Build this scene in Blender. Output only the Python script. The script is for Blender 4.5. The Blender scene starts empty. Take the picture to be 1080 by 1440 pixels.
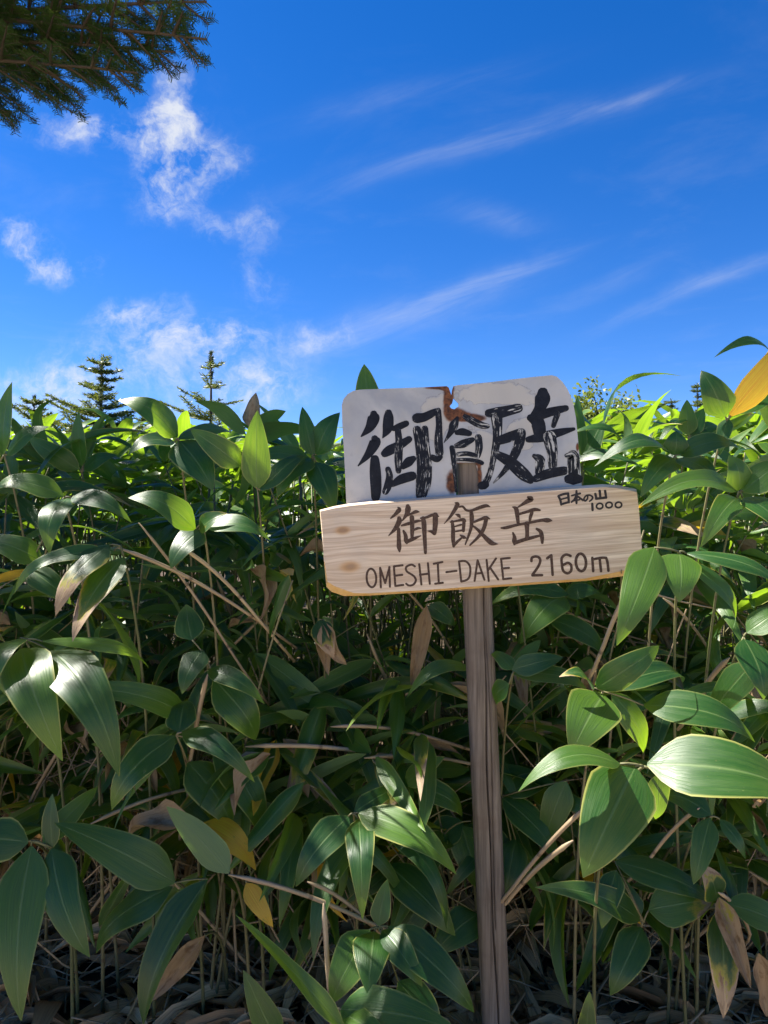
import bpy, bmesh, math, random
from mathutils import Vector, Matrix, noise as mnoise
R = math.radians
random.seed(7)
scn = bpy.context.scene
COL = scn.collection

# ------------------------------------------------------------------ camera
EYE = Vector((0, 0, 1.2)); PITCH = R(1.0); F = 1040.0
cam_d = bpy.data.cameras.new('camera'); cam = bpy.data.objects.new('camera', cam_d); COL.objects.link(cam)
cam.location = EYE; cam.rotation_euler = (R(90) + PITCH, 0, 0)
cam_d.sensor_fit = 'VERTICAL'; cam_d.sensor_height = 36; cam_d.lens = 26
cam_d.clip_start = 0.02; cam_d.clip_end = 6000
scn.camera = cam

# ------------------------------------------------------------------ light
SUN = Vector((-0.59, 0.17, 0.79)).normalized()
SUN_ELEV = math.asin(SUN.z); SUN_AZ = math.atan2(SUN.x, SUN.y)
EXPOSURE = 1.9
SKY_STRENGTH = 0.05
scn.view_settings.view_transform = 'Standard'; scn.view_settings.look = 'None'
scn.view_settings.exposure = EXPOSURE; scn.view_settings.gamma = 1.0
scn.view_settings.use_curve_mapping = False
sd = bpy.data.lights.new('sun', 'SUN'); sd.energy = 5.0; sd.angle = R(0.5); sd.color = (1.0, 0.95, 0.86)
so = bpy.data.objects.new('sun', sd); COL.objects.link(so)
so.rotation_euler = SUN.to_track_quat('Z', 'Y').to_euler()
so.location = SUN * 40


class G:
    """small helper for node trees"""
    def __init__(s, nt):
        s.nt = nt; s.n = nt.nodes; s.l = nt.links
    def _in(s, sock, v):
        if v is None: return
        if isinstance(v, bpy.types.NodeSocket): s.l.new(v, sock)
        else:
            if sock.type == 'RGBA' and hasattr(v, '__len__') and len(v) == 3: v = (*v, 1)
            sock.default_value = v
    def node(s, t, props=None, **ins):
        nd = s.n.new(t)
        for k, v in (props or {}).items(): setattr(nd, k, v)
        for k, v in ins.items():
            key = int(k[1:]) if k[0] == 'i' and k[1:].isdigit() else k.replace('_', ' ')
            s._in(nd.inputs[key], v)
        return nd
    def m(s, op, a, b=None, c=None, clamp=False):
        nd = s.n.new('ShaderNodeMath'); nd.operation = op; nd.use_clamp = clamp
        s._in(nd.inputs[0], a); s._in(nd.inputs[1], b); s._in(nd.inputs[2], c)
        return nd.outputs[0]
    def v(s, op, a, b=None, sc=None):
        nd = s.n.new('ShaderNodeVectorMath'); nd.operation = op
        s._in(nd.inputs[0], a)
        if b is not None: s._in(nd.inputs[1], b)
        if sc is not None: s._in(nd.inputs['Scale'], sc)
        return nd.outputs['Value'] if op in ('LENGTH', 'DOT_PRODUCT', 'DISTANCE') else nd.outputs[0]
    def mix(s, f, a, b, mode='MIX'):
        nd = s.n.new('ShaderNodeMix'); nd.data_type = 'RGBA'; nd.blend_type = mode; nd.clamp_factor = True
        s._in(nd.inputs[0], f); s._in(nd.inputs[6], a); s._in(nd.inputs[7], b)
        return nd.outputs[2]
    def noise(s, vec, scale, detail=3, rough=0.55, dist=0.0, out=0):
        nd = s.n.new('ShaderNodeTexNoise'); s._in(nd.inputs['Vector'], vec)
        nd.inputs['Scale'].default_value = scale; nd.inputs['Detail'].default_value = detail
        nd.inputs['Roughness'].default_value = rough; nd.inputs['Distortion'].default_value = dist
        return nd.outputs[out]
    def mr(s, x, a, b, c=0.0, d=1.0, smooth=True):
        nd = s.n.new('ShaderNodeMapRange'); nd.interpolation_type = 'SMOOTHSTEP' if smooth else 'LINEAR'
        s._in(nd.inputs[0], x)
        for i, q in enumerate((a, b, c, d)): s._in(nd.inputs[1 + i], q)
        return nd.outputs[0]
    def xyz(s, a, b, c=0.0):
        nd = s.n.new('ShaderNodeCombineXYZ')
        for i, q in enumerate((a, b, c)): s._in(nd.inputs[i], q)
        return nd.outputs[0]
    def sep(s, v):
        nd = s.n.new('ShaderNodeSeparateXYZ'); s._in(nd.inputs[0], v); return nd.outputs
    def bump(s, h, strength=0.3, dist=0.01):
        nd = s.n.new('ShaderNodeBump'); nd.inputs['Strength'].default_value = strength
        nd.inputs['Distance'].default_value = dist; s._in(nd.inputs['Height'], h); return nd.outputs[0]


# ------------------------------------------------------------------ sky
w = bpy.data.worlds.new('World'); scn.world = w; w.use_nodes = True
g = G(w.node_tree); g.n.clear()
sky = g.node('ShaderNodeTexSky', dict(sky_type='NISHITA', sun_disc=False, sun_elevation=SUN_ELEV,
             sun_rotation=SUN_AZ, altitude=2160, air_density=1.0, dust_density=0.35, ozone_density=2.0))
hs = g.node('ShaderNodeHueSaturation', None, Saturation=1.37, Value=1.0, Color=g.mix(1.0, sky.outputs[0], (1.06, 0.98, 1.11), 'MULTIPLY'))
d = g.node('ShaderNodeTexCoord').outputs['Generated']
x, y, z = g.sep(d)
yy = g.m('MAXIMUM', y, 0.08)
uv = g.xyz(g.m('DIVIDE', x, yy), g.m('DIVIDE', z, yy))
ahead = g.mr(y, 0.12, 0.35)
warp = g.v('SUBTRACT', g.noise(uv, 7, 5, 0.6, out=1), (0.5, 0.5, 0.5))
uvw = g.v('ADD', uv, g.v('SCALE', warp, sc=0.10))
uvw2 = g.v('ADD', uv, g.v('SCALE', warp, sc=0.035))
fb = g.noise(uvw, 15, 7, 0.67)
streak = g.noise(g.v('MULTIPLY', g.node('ShaderNodeVectorRotate', dict(rotation_type='Z_AXIS'), Vector=uv, Angle=R(-20)).outputs[0], (4, 26, 1)), 1.0, 5, 0.65, 0.6)
def blob(px, py, rx, ry, ang, st, vec):
    c = ((px - 540) / F, (738 - py) / F, 0)
    p = g.v('SUBTRACT', vec, c)
    p = g.node('ShaderNodeVectorRotate', dict(rotation_type='Z_AXIS'), Vector=p, Angle=R(-ang)).outputs[0]
    p = g.v('MULTIPLY', p, (F / rx, F / ry, 0))
    r2 = g.v('DOT_PRODUCT', p, p)
    return g.m('MULTIPLY', g.m('EXPONENT', g.m('MULTIPLY', r2, -1.0)), st)
puffs = [(238, 150, 38, 85, -12, 1.1), (130, 180, 115, 32, -5, 1.0), (295, 200, 70, 42, -25, .85), (238, 255, 62, 48, 20, .8),
         (300, 312, 36, 32, 0, .6), (365, 312, 40, 34, 0, .65), (20, 335, 66, 30, -28, .9), (90, 366, 70, 26, 6, .72),
         (285, 468, 100, 32, -6, 1.05), (185, 430, 52, 24, 10, .85), (372, 388, 42, 42, 20, .6), (50, 558, 130, 55, 12, 1.05),
         (345, 555, 95, 42, 4, 1.2), (170, 520, 170, 60, 10, .55), (455, 470, 60, 24, 10, .65)]
streaks = [(560, 445, 170, 22, 19, .7), (705, 385, 100, 10, 17, .5), (690, 190, 270, 19, 15.8, .36), (900, 128, 80, 8, 16, .3),
           (1010, 395, 130, 11, 21, .7), (700, 300, 70, 18, -10, .35), (560, 130, 160, 18, 14, .22), (840, 405, 90, 14, 24, .3),
           (330, 250, 30, 10, 0, .0)]
acc = None
for b in puffs:
    q = blob(*b, uvw); acc = q if acc is None else g.m('ADD', acc, q)
acc2 = None
for b in streaks:
    q = blob(*b, uvw2); acc2 = q if acc2 is None else g.m('ADD', acc2, q)
dp = g.mr(g.m('MULTIPLY', g.m('MINIMUM', acc, 1.15), g.m('ADD', g.m('MULTIPLY', fb, 3.0), -0.95)), 0.10, 1.30)
ds = g.m('MULTIPLY', acc2, g.mr(streak, 0.30, 0.80, 0.08, 0.52))
# the rest of the dome: cloud out of view, thickened to whiten the skylight
zz = g.m('MAXIMUM', z, 0.06)
pl = g.xyz(g.m('DIVIDE', x, zz), g.m('DIVIDE', y, zz))
far = g.m('MULTIPLY', g.mr(g.noise(pl, 1.6, 7, 0.62, 0.4), 0.50, 0.78), g.mr(z, 0.03, 0.2))
far = g.m('MULTIPLY', far, g.m('SUBTRACT', 0.80, g.m('MULTIPLY', ahead, 0.74)))
cl = g.m('ADD', g.m('MULTIPLY', g.m('ADD', dp, ds), ahead), far, clamp=True)
cl = g.m('MULTIPLY', cl, 0.9)
CLOUD = 0.92 / (2 ** EXPOSURE) / SKY_STRENGTH
mixed = g.mix(cl, hs.outputs[0], (CLOUD * 0.94, CLOUD * 0.97, CLOUD * 1.02))
bg = g.node('ShaderNodeBackground', None, Color=mixed, Strength=SKY_STRENGTH)
out = g.node('ShaderNodeOutputWorld'); g.l.new(bg.outputs[0], out.inputs[0])

scn.cycles.use_denoising = True
scn.cycles.max_bounces = 6; scn.cycles.diffuse_bounces = 4; scn.cycles.glossy_bounces = 2; scn.cycles.transmission_bounces = 4; scn.cycles.transparent_max_bounces = 2
w.cycles.sampling_method = 'MANUAL'; w.cycles.sample_map_resolution = 512
scn.cycles.sample_clamp_indirect = 6


# ------------------------------------------------------------------ helpers
def smooth(a, b, t):
    t = max(0, min(1, (t - a) / (b - a))); return t * t * (3 - 2 * t)
def gz(x, y):
    return 0.10 * smooth(0.9, 2.0, y) + 0.20 * smooth(1.8, 6, y) + 0.02 * mnoise.noise(Vector((x * 1.7, y * 1.7, 0)))
def ray(px, py):
    u = (px - 540) / F; v = (720 - py) / F; c, s = math.cos(PITCH), math.sin(PITCH)
    return Vector((u, c - v * s, s + v * c))
def at(px, py, Y):
    r = ray(px, py); return EYE + r * (Y / r.y)
def project(p):
    q = p - EYE; c, s = math.cos(PITCH), math.sin(PITCH)
    f = q.y * c + q.z * s; u = -q.y * s + q.z * c
    if f < 0.02: return None
    return 540 + F * q.x / f, 720 - F * u / f

def link(name, me, mat=None, parent=None):
    o = bpy.data.objects.new(name, me); COL.objects.link(o)
    if mat is not None and me is not None and not me.materials:
        for k in (mat if isinstance(mat, (list, tuple)) else (mat,)): me.materials.append(k)
    if parent is not None: o.parent = parent
    return o
def tag(o, label, cat, group=None, kind=None):
    o['label'] = label; o['category'] = cat
    if group: o['group'] = group
    if kind: o['kind'] = kind
    return o
def empty(name, loc, label=None, cat=None, group=None):
    o = bpy.data.objects.new(name, None); COL.objects.link(o); o.location = loc; o.empty_display_size = 0.05
    if label: tag(o, label, cat, group)
    return o

class MB:
    def __init__(s): s.v = []; s.f = []; s.uv = []; s.mi = []; s.a = []
    def face(s, idx, uv=None, mi=0):
        s.f.append(idx); s.uv.append(uv or [(0, 0)] * len(idx)); s.mi.append(mi)
    def tube(s, pts, rad, n=6, mi=0, cap=True, v0=0.0):
        base = len(s.v); k = len(pts)
        prev = None; vv = v0
        for i, p in enumerate(pts):
            t = (pts[min(i + 1, k - 1)] - pts[max(i - 1, 0)])
            if t.length < 1e-9: t = Vector((0, 0, 1))
            t.normalize()
            a = prev if prev is not None else (Vector((1, 0, 0)) if abs(t.x) < 0.9 else Vector((0, 1, 0)))
            a = (a - t * a.dot(t)).normalized(); b = t.cross(a); prev = a
            r = rad[i] if hasattr(rad, '__len__') else rad
            for j in range(n):
                th = 2 * math.pi * j / n
                s.v.append(p + (a * math.cos(th) + b * math.sin(th)) * r)
        for i in range(k - 1):
            dl = (pts[i + 1] - pts[i]).length
            for j in range(n):
                j2 = (j + 1) % n
                s.face((base + i * n + j, base + i * n + j2, base + (i + 1) * n + j2, base + (i + 1) * n + j),
                       [(j / n, vv), ((j + 1) / n, vv), ((j + 1) / n, vv + dl), (j / n, vv + dl)], mi)
            vv += dl
        if cap:
            s.face(tuple(base + j for j in reversed(range(n))), None, mi)
            s.face(tuple(base + (k - 1) * n + j for j in range(n)), None, mi)
    def mesh(s, name, smooth_=True, origin=None):
        me = bpy.data.meshes.new(name)
        vs = [tuple(p - origin) for p in s.v] if origin is not None else [tuple(p) for p in s.v]
        me.from_pydata(vs, [], s.f)
        uvl = me.uv_layers.new(name='UVMap')
        flat = [c for fu in s.uv for q in fu for c in q]
        uvl.data.foreach_set('uv', flat)
        me.polygons.foreach_set('material_index', s.mi)
        if smooth_: me.polygons.foreach_set('use_smooth', [True] * len(me.polygons))
        if s.a:
            at_ = me.attributes.new('rnd', 'FLOAT', 'POINT'); at_.data.foreach_set('value', s.a)
        me.update(); return me

# ------------------------------------------------------------------ materials
def new_mat(name):
    m = bpy.data.materials.new(name); m.use_nodes = True; gg = G(m.node_tree); gg.n.clear()
    return m, gg
def finish(gg, sh):
    o = gg.node('ShaderNodeOutputMaterial'); gg.l.new(sh, o.inputs[0])
def principled(gg, col, rough=0.6, spec=0.5, normal=None, **kw):
    nd = gg.node('ShaderNodeBsdfPrincipled', None, Base_Color=col, Roughness=rough, Specular_IOR_Level=spec, **kw)
    if normal is not None: gg.l.new(normal, nd.inputs['Normal'])
    return nd.outputs[0]

def leaf_material(name, dry=0.0, yellow=0.0, tip=0.0, bright=1.0):
    """dry: share of brown, yellow: yellowing, tip: withered tip"""
    m, q = new_mat(name)
    uvn = q.node('ShaderNodeUVMap').outputs[0]
    u, v, _ = q.sep(uvn)
    rnd = q.m('FRACT', q.m('ADD', q.node('ShaderNodeObjectInfo').outputs['Random'],
                           q.node('ShaderNodeAttribute', dict(attribute_name='rnd')).outputs['Fac']))
    r2 = q.m('FRACT', q.m('MULTIPLY', rnd, 7.31)); r3 = q.m('FRACT', q.m('MULTIPLY', rnd, 23.7))
    off = q.xyz(q.m('MULTIPLY', rnd, 37.0), q.m('MULTIPLY', r2, 19.0))
    st = q.v('ADD', q.v('MULTIPLY', uvn, (9, 2.2, 1)), off)
    n1 = q.noise(st, 1.0, 3, 0.6)
    nf = q.noise(q.v('ADD', q.v('MULTIPLY', uvn, (70, 1.6, 1)), off), 1.0, 2, 0.5)
    nb = q.noise(q.v('ADD', q.v('MULTIPLY', uvn, (3.2, 4.5, 1)), off), 1.0, 4, 0.65)
    au = q.m('ABSOLUTE', q.m('SUBTRACT', q.m('MULTIPLY', u, 2.0), 1.0))     # 0 midrib .. 1 margin
    base = q.mix(rnd, (0.009, 0.050, 0.012), (0.026, 0.094, 0.013))
    base = q.mix(q.mr(r2, 0.6, 1.0), base, (0.075, 0.155, 0.018))
    base = q.mix(q.m('MULTIPLY', q.mr(n1, 0.35, 0.75), 0.40), base, (0.042, 0.110, 0.020))
    base = q.mix(q.m('MULTIPLY', q.mr(nf, 0.4, 0.7), 0.35), base, (0.010, 0.045, 0.014))
    # lighter towards the tip on some leaves
    base = q.mix(q.m('MULTIPLY', q.mr(v, 0.55, 1.0), q.mr(r3, 0.45, 0.9, 0, 0.7)), base, (0.13, 0.22, 0.022))
    rib = q.mr(au, 0.0, 0.075, 1.0, 0.0)
    base = q.mix(q.m('MULTIPLY', rib, 0.55), base, (0.17, 0.25, 0.08))
    edge = q.mr(q.m('ADD', au, q.m('MULTIPLY', q.m('SUBTRACT', n1, 0.5), 0.08)), 0.90, 0.97)
    base = q.mix(q.m('MULTIPLY', edge, q.mr(r3, 0.1, 0.8, 0.25, 0.8)), base, (0.36, 0.35, 0.09))
    # dry tips and margins
    mask = q.m('ADD', q.m('MULTIPLY', q.m('POWER', v, 3.0 - 1.3 * tip), 0.55 + 0.45 * tip), q.m('MULTIPLY', q.m('POWER', au, 4.0), 0.30))
    mask = q.m('ADD', mask, q.m('MULTIPLY', q.m('SUBTRACT', nb, 0.5), 0.9))
    lim = q.mr(r2, 0.0, 1.0, 0.80 - 0.75 * dry - 0.25 * tip, 1.02 - 0.75 * dry - 0.35 * tip, smooth=False)
    brown = q.mr(mask, lim, q.m('ADD', lim, 0.10))
    halo = q.mr(mask, q.m('SUBTRACT', lim, 0.20), q.m('ADD', lim, 0.02))
    base = q.mix(q.m('MULTIPLY', halo, 0.8), base, (0.36, 0.30, 0.035))
    if yellow: base = q.mix(q.m('MULTIPLY', q.mr(nb, 0.62 - 0.5 * yellow, 0.80 - 0.5 * yellow), min(1, yellow * 1.2)), base, q.mix(q.mr(nf, 0.35, 0.65), (0.66, 0.46, 0.03), (0.62, 0.30, 0.02)))
    bcol = q.mix(n1, (0.58, 0.44, 0.27), (0.36, 0.23, 0.12))
    bcol = q.mix(q.mr(nb, 0.50, 0.66), bcol, (0.20, 0.115, 0.06)); bcol = q.mix(q.m('MULTIPLY', q.mr(nf, 0.4, 0.7), 0.5), bcol, (0.16, 0.10, 0.06))
    base = q.mix(brown, base, bcol)
    if bright != 1.0: base = q.mix(1.0, base, (bright, bright, bright), 'MULTIPLY')
    spk = q.noise(q.v('ADD', q.v('MULTIPLY', uvn, (26, 60, 1)), off), 1.0, 2, 0.6)
    base = q.mix(q.m('MULTIPLY', q.mr(spk, 0.70, 0.76), q.mr(r3, 0.4, 0.9, 0.1, 0.8)), base, (0.30, 0.26, 0.10))
    back = q.node('ShaderNodeNewGeometry').outputs['Backfacing']
    under = q.mix(0.55, base, (0.14, 0.22, 0.12))
    under = q.mix(brown, under, bcol)
    col = q.mix(back, base, under)
    veins = q.m('SINE', q.m('MULTIPLY', u, 2 * math.pi * 17))
    h = q.m('ADD', q.m('MULTIPLY', veins, 0.16), q.m('ADD', q.m('MULTIPLY', nf, 1.5), q.m('MULTIPLY', n1, 1.1)))
    h = q.m('SUBTRACT', h, q.m('MULTIPLY', rib, 1.5))
    nrm = q.bump(h, 0.22, 0.0012)
    rough = q.m('ADD', q.mr(n1, 0.3, 0.7, 0.33, 0.48), q.m('MULTIPLY', back, 0.18))
    rough = q.m('ADD', rough, q.m('MULTIPLY', brown, 0.2))
    p = principled(q, col, rough, 0.55, nrm)
    tcol = q.mix(q.mr(n1, 0.3, 0.7), (0.26, 0.46, 0.012), (0.37, 0.54, 0.025))
    tcol = q.mix(q.m('MULTIPLY', q.mr(nf, 0.4, 0.7), 0.5), tcol, (0.16, 0.32, 0.01))
    tcol = q.mix(q.m('MULTIPLY', rib, 0.4), tcol, (0.10, 0.2, 0.02))
    if yellow: tcol = q.mix(q.m('MULTIPLY', q.mr(nb, 0.62 - 0.5 * yellow, 0.80 - 0.5 * yellow), min(1, yellow * 1.2)), tcol, q.mix(q.mr(nf, 0.35, 0.65), (0.95, 0.66, 0.03), (0.80, 0.36, 0.02)))
    tcol = q.mix(halo, tcol, (0.65, 0.5, 0.05))
    tcol = q.mix(brown, tcol, (0.45, 0.27, 0.10))
    tr = q.node('ShaderNodeBsdfTranslucent', None, Color=tcol); q.l.new(nrm, tr.inputs['Normal'])
    ms = q.node('ShaderNodeMixShader', None, i0=0.37); q.l.new(p, ms.inputs[1]); q.l.new(tr.outputs[0], ms.inputs[2])
    finish(q, ms.outputs[0]); return m

M = {}
M['leaf'] = leaf_material('bamboo_leaf_green', 0.0)
M['worn'] = leaf_material('bamboo_leaf_worn', 0.28, 0.15, 0.25)
M['yellow'] = leaf_material('bamboo_leaf_yellow', 0.16, 0.75, 0.1)
M['golden'] = leaf_material('bamboo_leaf_golden', 0.05, 1.3, 0.0, 1.35)
M['dry'] = leaf_material('bamboo_leaf_dry', 1.3, 0.2, 0.3)
M['half'] = leaf_material('bamboo_leaf_half_dry', 0.34, 0.1, 0.75)

def cane_material(name, a, b, c):
    m, q = new_mat(name)
    u, v, _ = q.sep(q.node('ShaderNodeUVMap').outputs[0])
    r = q.node('ShaderNodeObjectInfo').outputs['Random']
    n = q.noise(q.xyz(q.m('MULTIPLY', u, 6.0), q.m('MULTIPLY', v, 14.0), q.m('MULTIPLY', r, 30.0)), 1.0, 4, 0.6)
    col = q.mix(q.mr(n, 0.3, 0.7), a, b)
    col = q.mix(q.m('MULTIPLY', r, 0.6), col, c)
    node = q.mr(q.m('FRACT', q.m('MULTIPLY', v, 6.0)), 0.93, 0.97)
    col = q.mix(q.m('MULTIPLY', node, 0.7), col, (0.08, 0.05, 0.03))
    finish(q, principled(q, col, 0.55, 0.4, q.bump(n, 0.3, 0.002))); return m
M['culm'] = cane_material('bamboo_culm', (0.12, 0.12, 0.045), (0.07, 0.085, 0.028), (0.24, 0.19, 0.10))
M['cane'] = cane_material('dead_cane', (0.46, 0.36, 0.22), (0.34, 0.24, 0.13), (0.22, 0.15, 0.09))

def bark_material():
    m, q = new_mat('fir_bark'); p = q.node('ShaderNodeTexCoord').outputs['Object']
    n = q.noise(q.v('MULTIPLY', p, (1, 1, 0.35)), 30, 5, 0.65)
    col = q.mix(n, (0.035, 0.026, 0.020), (0.12, 0.088, 0.062))
    finish(q, principled(q, col, 0.85, 0.2, q.bump(n, 0.6, 0.01))); return m
M['bark'] = bark_material()
def needle_material(name, a, b, tr):
    m, q = new_mat(name)
    pos = q.node('ShaderNodeTexCoord').outputs['Object']
    n = q.noise(pos, 6, 2); nf = q.noise(pos, 60, 1)
    col = q.mix(q.mr(q.m('ADD', q.m('MULTIPLY', n, 0.6), q.m('MULTIPLY', nf, 0.4)), 0.35, 0.65), a, b)
    back = q.node('ShaderNodeNewGeometry').outputs['Backfacing']
    p = principled(q, col, 0.45, 0.4)
    t = q.node('ShaderNodeBsdfTranslucent', None, Color=tr)
    ms = q.node('ShaderNodeMixShader', None, i0=0.25); q.l.new(p, ms.inputs[1]); q.l.new(t.outputs[0], ms.inputs[2])
    finish(q, ms.outputs[0]); return m
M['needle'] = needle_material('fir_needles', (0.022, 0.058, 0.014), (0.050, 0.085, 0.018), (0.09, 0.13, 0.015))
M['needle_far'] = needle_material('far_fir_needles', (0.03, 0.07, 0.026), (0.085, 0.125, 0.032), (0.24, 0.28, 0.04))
M['birch_leaf'] = needle_material('shrub_leaves', (0.06, 0.10, 0.02), (0.13, 0.16, 0.035), (0.30, 0.36, 0.04))

def soil_material():
    m, q = new_mat('soil'); p = q.node('ShaderNodeTexCoord').outputs['Object']
    x, y, z = q.sep(p)
    n = q.noise(p, 9, 6, 0.65); n2 = q.noise(p, 60, 4, 0.6); n3 = q.noise(p, 1.3, 3)
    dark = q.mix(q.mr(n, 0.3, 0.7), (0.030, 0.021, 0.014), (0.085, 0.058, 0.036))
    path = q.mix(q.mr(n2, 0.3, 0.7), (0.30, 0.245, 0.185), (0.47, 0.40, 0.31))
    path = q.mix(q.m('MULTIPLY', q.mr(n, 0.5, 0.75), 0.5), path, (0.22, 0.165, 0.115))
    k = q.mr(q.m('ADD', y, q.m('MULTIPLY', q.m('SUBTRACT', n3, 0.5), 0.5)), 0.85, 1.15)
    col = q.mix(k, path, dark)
    far = q.mr(q.v('LENGTH', p), 14, 22)
    col = q.mix(far, col, (0.06, 0.09, 0.03))
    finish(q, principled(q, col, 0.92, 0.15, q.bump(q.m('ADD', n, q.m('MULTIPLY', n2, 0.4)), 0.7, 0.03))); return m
M['soil'] = soil_material()

def wood_post_material():
    m, q = new_mat('weathered_post_wood'); p = q.node('ShaderNodeTexCoord').outputs['Object']
    n = q.noise(q.v('MULTIPLY', p, (1, 1, 0.035)), 170, 4, 0.6)
    n2 = q.noise(q.v('MULTIPLY', p, (1, 1, 0.12)), 25, 4, 0.6)
    n3 = q.noise(p, 9, 4, 0.6)
    col = q.mix(q.mr(n, 0.25, 0.75), (0.095, 0.074, 0.056), (0.25, 0.205, 0.16))
    col = q.mix(q.m('MULTIPLY', q.mr(n2, 0.4, 0.7), 0.6), col, (0.16, 0.125, 0.092))
    col = q.mix(q.m('MULTIPLY', q.mr(n3, 0.5, 0.75), 0.45), col, (0.10, 0.065, 0.042))
    crk = q.mr(q.noise(q.v('MULTIPLY', p, (1, 1, 0.03)), 75, 3, 0.6, 0.3), 0.25, 0.31, 1, 0)
    col = q.mix(q.m('MULTIPLY', crk, 0.45), col, (0.035, 0.024, 0.017))
    finish(q, principled(q, col, 0.8, 0.2, q.bump(q.m('SUBTRACT', n, q.m('MULTIPLY', crk, 1.5)), 0.6, 0.003))); return m
M['post'] = wood_post_material()

KN = []   # knots, board coordinates
def board_material():
    m, q = new_mat('pale_board_wood'); p = q.node('ShaderNodeTexCoord').outputs['Object']
    x, y, z = q.sep(p)
    wv = q.noise(q.v('MULTIPLY', p, (2.0, 1, 7)), 1.0, 3, 0.5)
    bend = q.m('MULTIPLY', wv, 0.022)
    kn = None; ring = None
    for (kx, kz, kr) in KN:
        dd = q.v('LENGTH', q.v('MULTIPLY', q.v('SUBTRACT', p, (kx, 0, kz)), (0.55, 0, 1.0)))
        e = q.m('EXPONENT', q.m('MULTIPLY', q.m('POWER', q.m('DIVIDE', dd, kr), 2.0), -1.0))
        kn = e if kn is None else q.m('ADD', kn, e)
        sg = q.m('MULTIPLY', q.m('EXPONENT', q.m('MULTIPLY', q.m('POWER', q.m('DIVIDE', dd, kr * 2.4), 2.0), -1.0)), q.m('MULTIPLY', q.m('SUBTRACT', z, kz), -0.6))
        bend = q.m('ADD', bend, sg)
    zz = q.m('ADD', z, bend)
    gr = q.noise(q.xyz(q.m('MULTIPLY', x, 3.0), y, q.m('MULTIPLY', zz, 150)), 1.0, 4, 0.62)
    fine = q.noise(q.xyz(q.m('MULTIPLY', x, 14.0), y, q.m('MULTIPLY', zz, 520)), 1.0, 2, 0.5)
    band = q.noise(q.xyz(q.m('MULTIPLY', x, 1.5), y, q.m('MULTIPLY', zz, 26)), 1.0, 3, 0.5)
    st = q.noise(p, 9, 4, 0.6)
    col = q.mix(q.mr(gr, 0.36, 0.68), (0.52, 0.385, 0.265), (0.79, 0.65, 0.475))
    col = q.mix(q.m('MULTIPLY', q.mr(fine, 0.45, 0.75), 0.30), col, (0.22, 0.15, 0.10))
    col = q.mix(q.m('MULTIPLY', q.mr(band, 0.45, 0.7), 0.30), col, (0.52, 0.36, 0.21))
    col = q.mix(q.m('MULTIPLY', q.mr(st, 0.45, 0.75), 0.35), col, (0.50, 0.43, 0.34))
    kc = q.mix(q.mr(kn, 0.15, 0.95), col, (0.50, 0.27, 0.09)); kc = q.mix(q.m('MULTIPLY', q.mr(q.m('ADD', kn, q.m('MULTIPLY', q.m('SUBTRACT', st, 0.5), 0.8)), 0.72, 1.1), 0.8), kc, (0.22, 0.12, 0.06))
    col = q.mix(q.mr(q.m('ADD', kn, q.m('MULTIPLY', q.m('SUBTRACT', st, 0.5), 0.5)), 0.10, 0.8, 0, 0.75), col, kc)
    finish(q, principled(q, col, 0.75, 0.25, q.bump(q.m('ADD', gr, fine), 0.35, 0.0015))); return m
def simple_noise(name, a, b, scale, rough=0.7, spec=0.3):
    m, q = new_mat(name); p = q.node('ShaderNodeTexCoord').outputs['Object']
    n = q.noise(p, scale, 4, 0.6)
    finish(q, principled(q, q.mix(q.mr(n, 0.3, 0.7), a, b), rough, spec, q.bump(n, 0.3, 0.002))); return m
M['edge_wood'] = simple_noise('board_edge_wood', (0.55, 0.32, 0.10), (0.66, 0.44, 0.19), 40)  # lower edge: fresh wood tone with warm ground bounce put into the colour
M['engrave'] = simple_noise('engraved_brown', (0.060, 0.038, 0.028), (0.115, 0.075, 0.055), 220, 0.85, 0.1)
M['ink'] = simple_noise('black_marker', (0.018, 0.014, 0.014), (0.04, 0.032, 0.03), 200, 0.6, 0.3)

# ------------------------------------------------------------------ ground
def make_ground():
    ys = [-3000, -900, -300, -100, -40, -18, -9] + [-5 + 0.5 * i for i in range(8)] + [-1 + 0.08 * i for i in range(57)] + [3.7 + 0.5 * i for i in range(12)] + [10, 12, 15, 20, 30, 60, 150, 500, 3000]
    xs = [-3000, -600, -150, -40, -15, -8, -5, -3.5] + [-2.6 + 0.08 * i for i in range(66)] + [3.5, 5, 8, 15, 40, 150, 600, 3000]
    mb = MB()
    for yv in ys:
        for xv in xs:
            drop = -0.0 if math.hypot(xv, yv) < 25 else -min(60, (math.hypot(xv, yv) - 25) * 0.12)
            mb.v.append(Vector((xv, yv, gz(xv, yv) * (1 if yv < 200 else 1) + drop)))
    nx = len(xs)
    for j in range(len(ys) - 1):
        for i in range(nx - 1):
            a = j * nx + i; mb.face((a, a + 1, a + nx + 1, a + nx))
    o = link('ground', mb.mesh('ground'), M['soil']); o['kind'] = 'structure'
    return o
make_ground()

# ------------------------------------------------------------------ the sign
YB = 1.500        # front of the board
TILT = math.atan2(716 - 685, 895 - 450)
BO = at(690, 765, YB)
SGN = empty('mountain_signpost', Vector((at(700, 1440, YB + 0.07).x, YB + 0.075, gz(0.25, 1.57) - 0.02)),
            'weathered wooden signpost with a pale engraved board below a rusty white plate', 'signpost')
def child(name, me, mat, parent, M4):
    """M4: world matrix; only translations and rotations relative to unrotated parents"""
    o = link(name, me, mat, parent)
    pm = parent_world[parent.name]
    o.matrix_basis = pm.inverted() @ M4
    parent_world[o.name] = M4
    return o
parent_world = {SGN.name: Matrix.Translation(SGN.location)}

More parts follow.
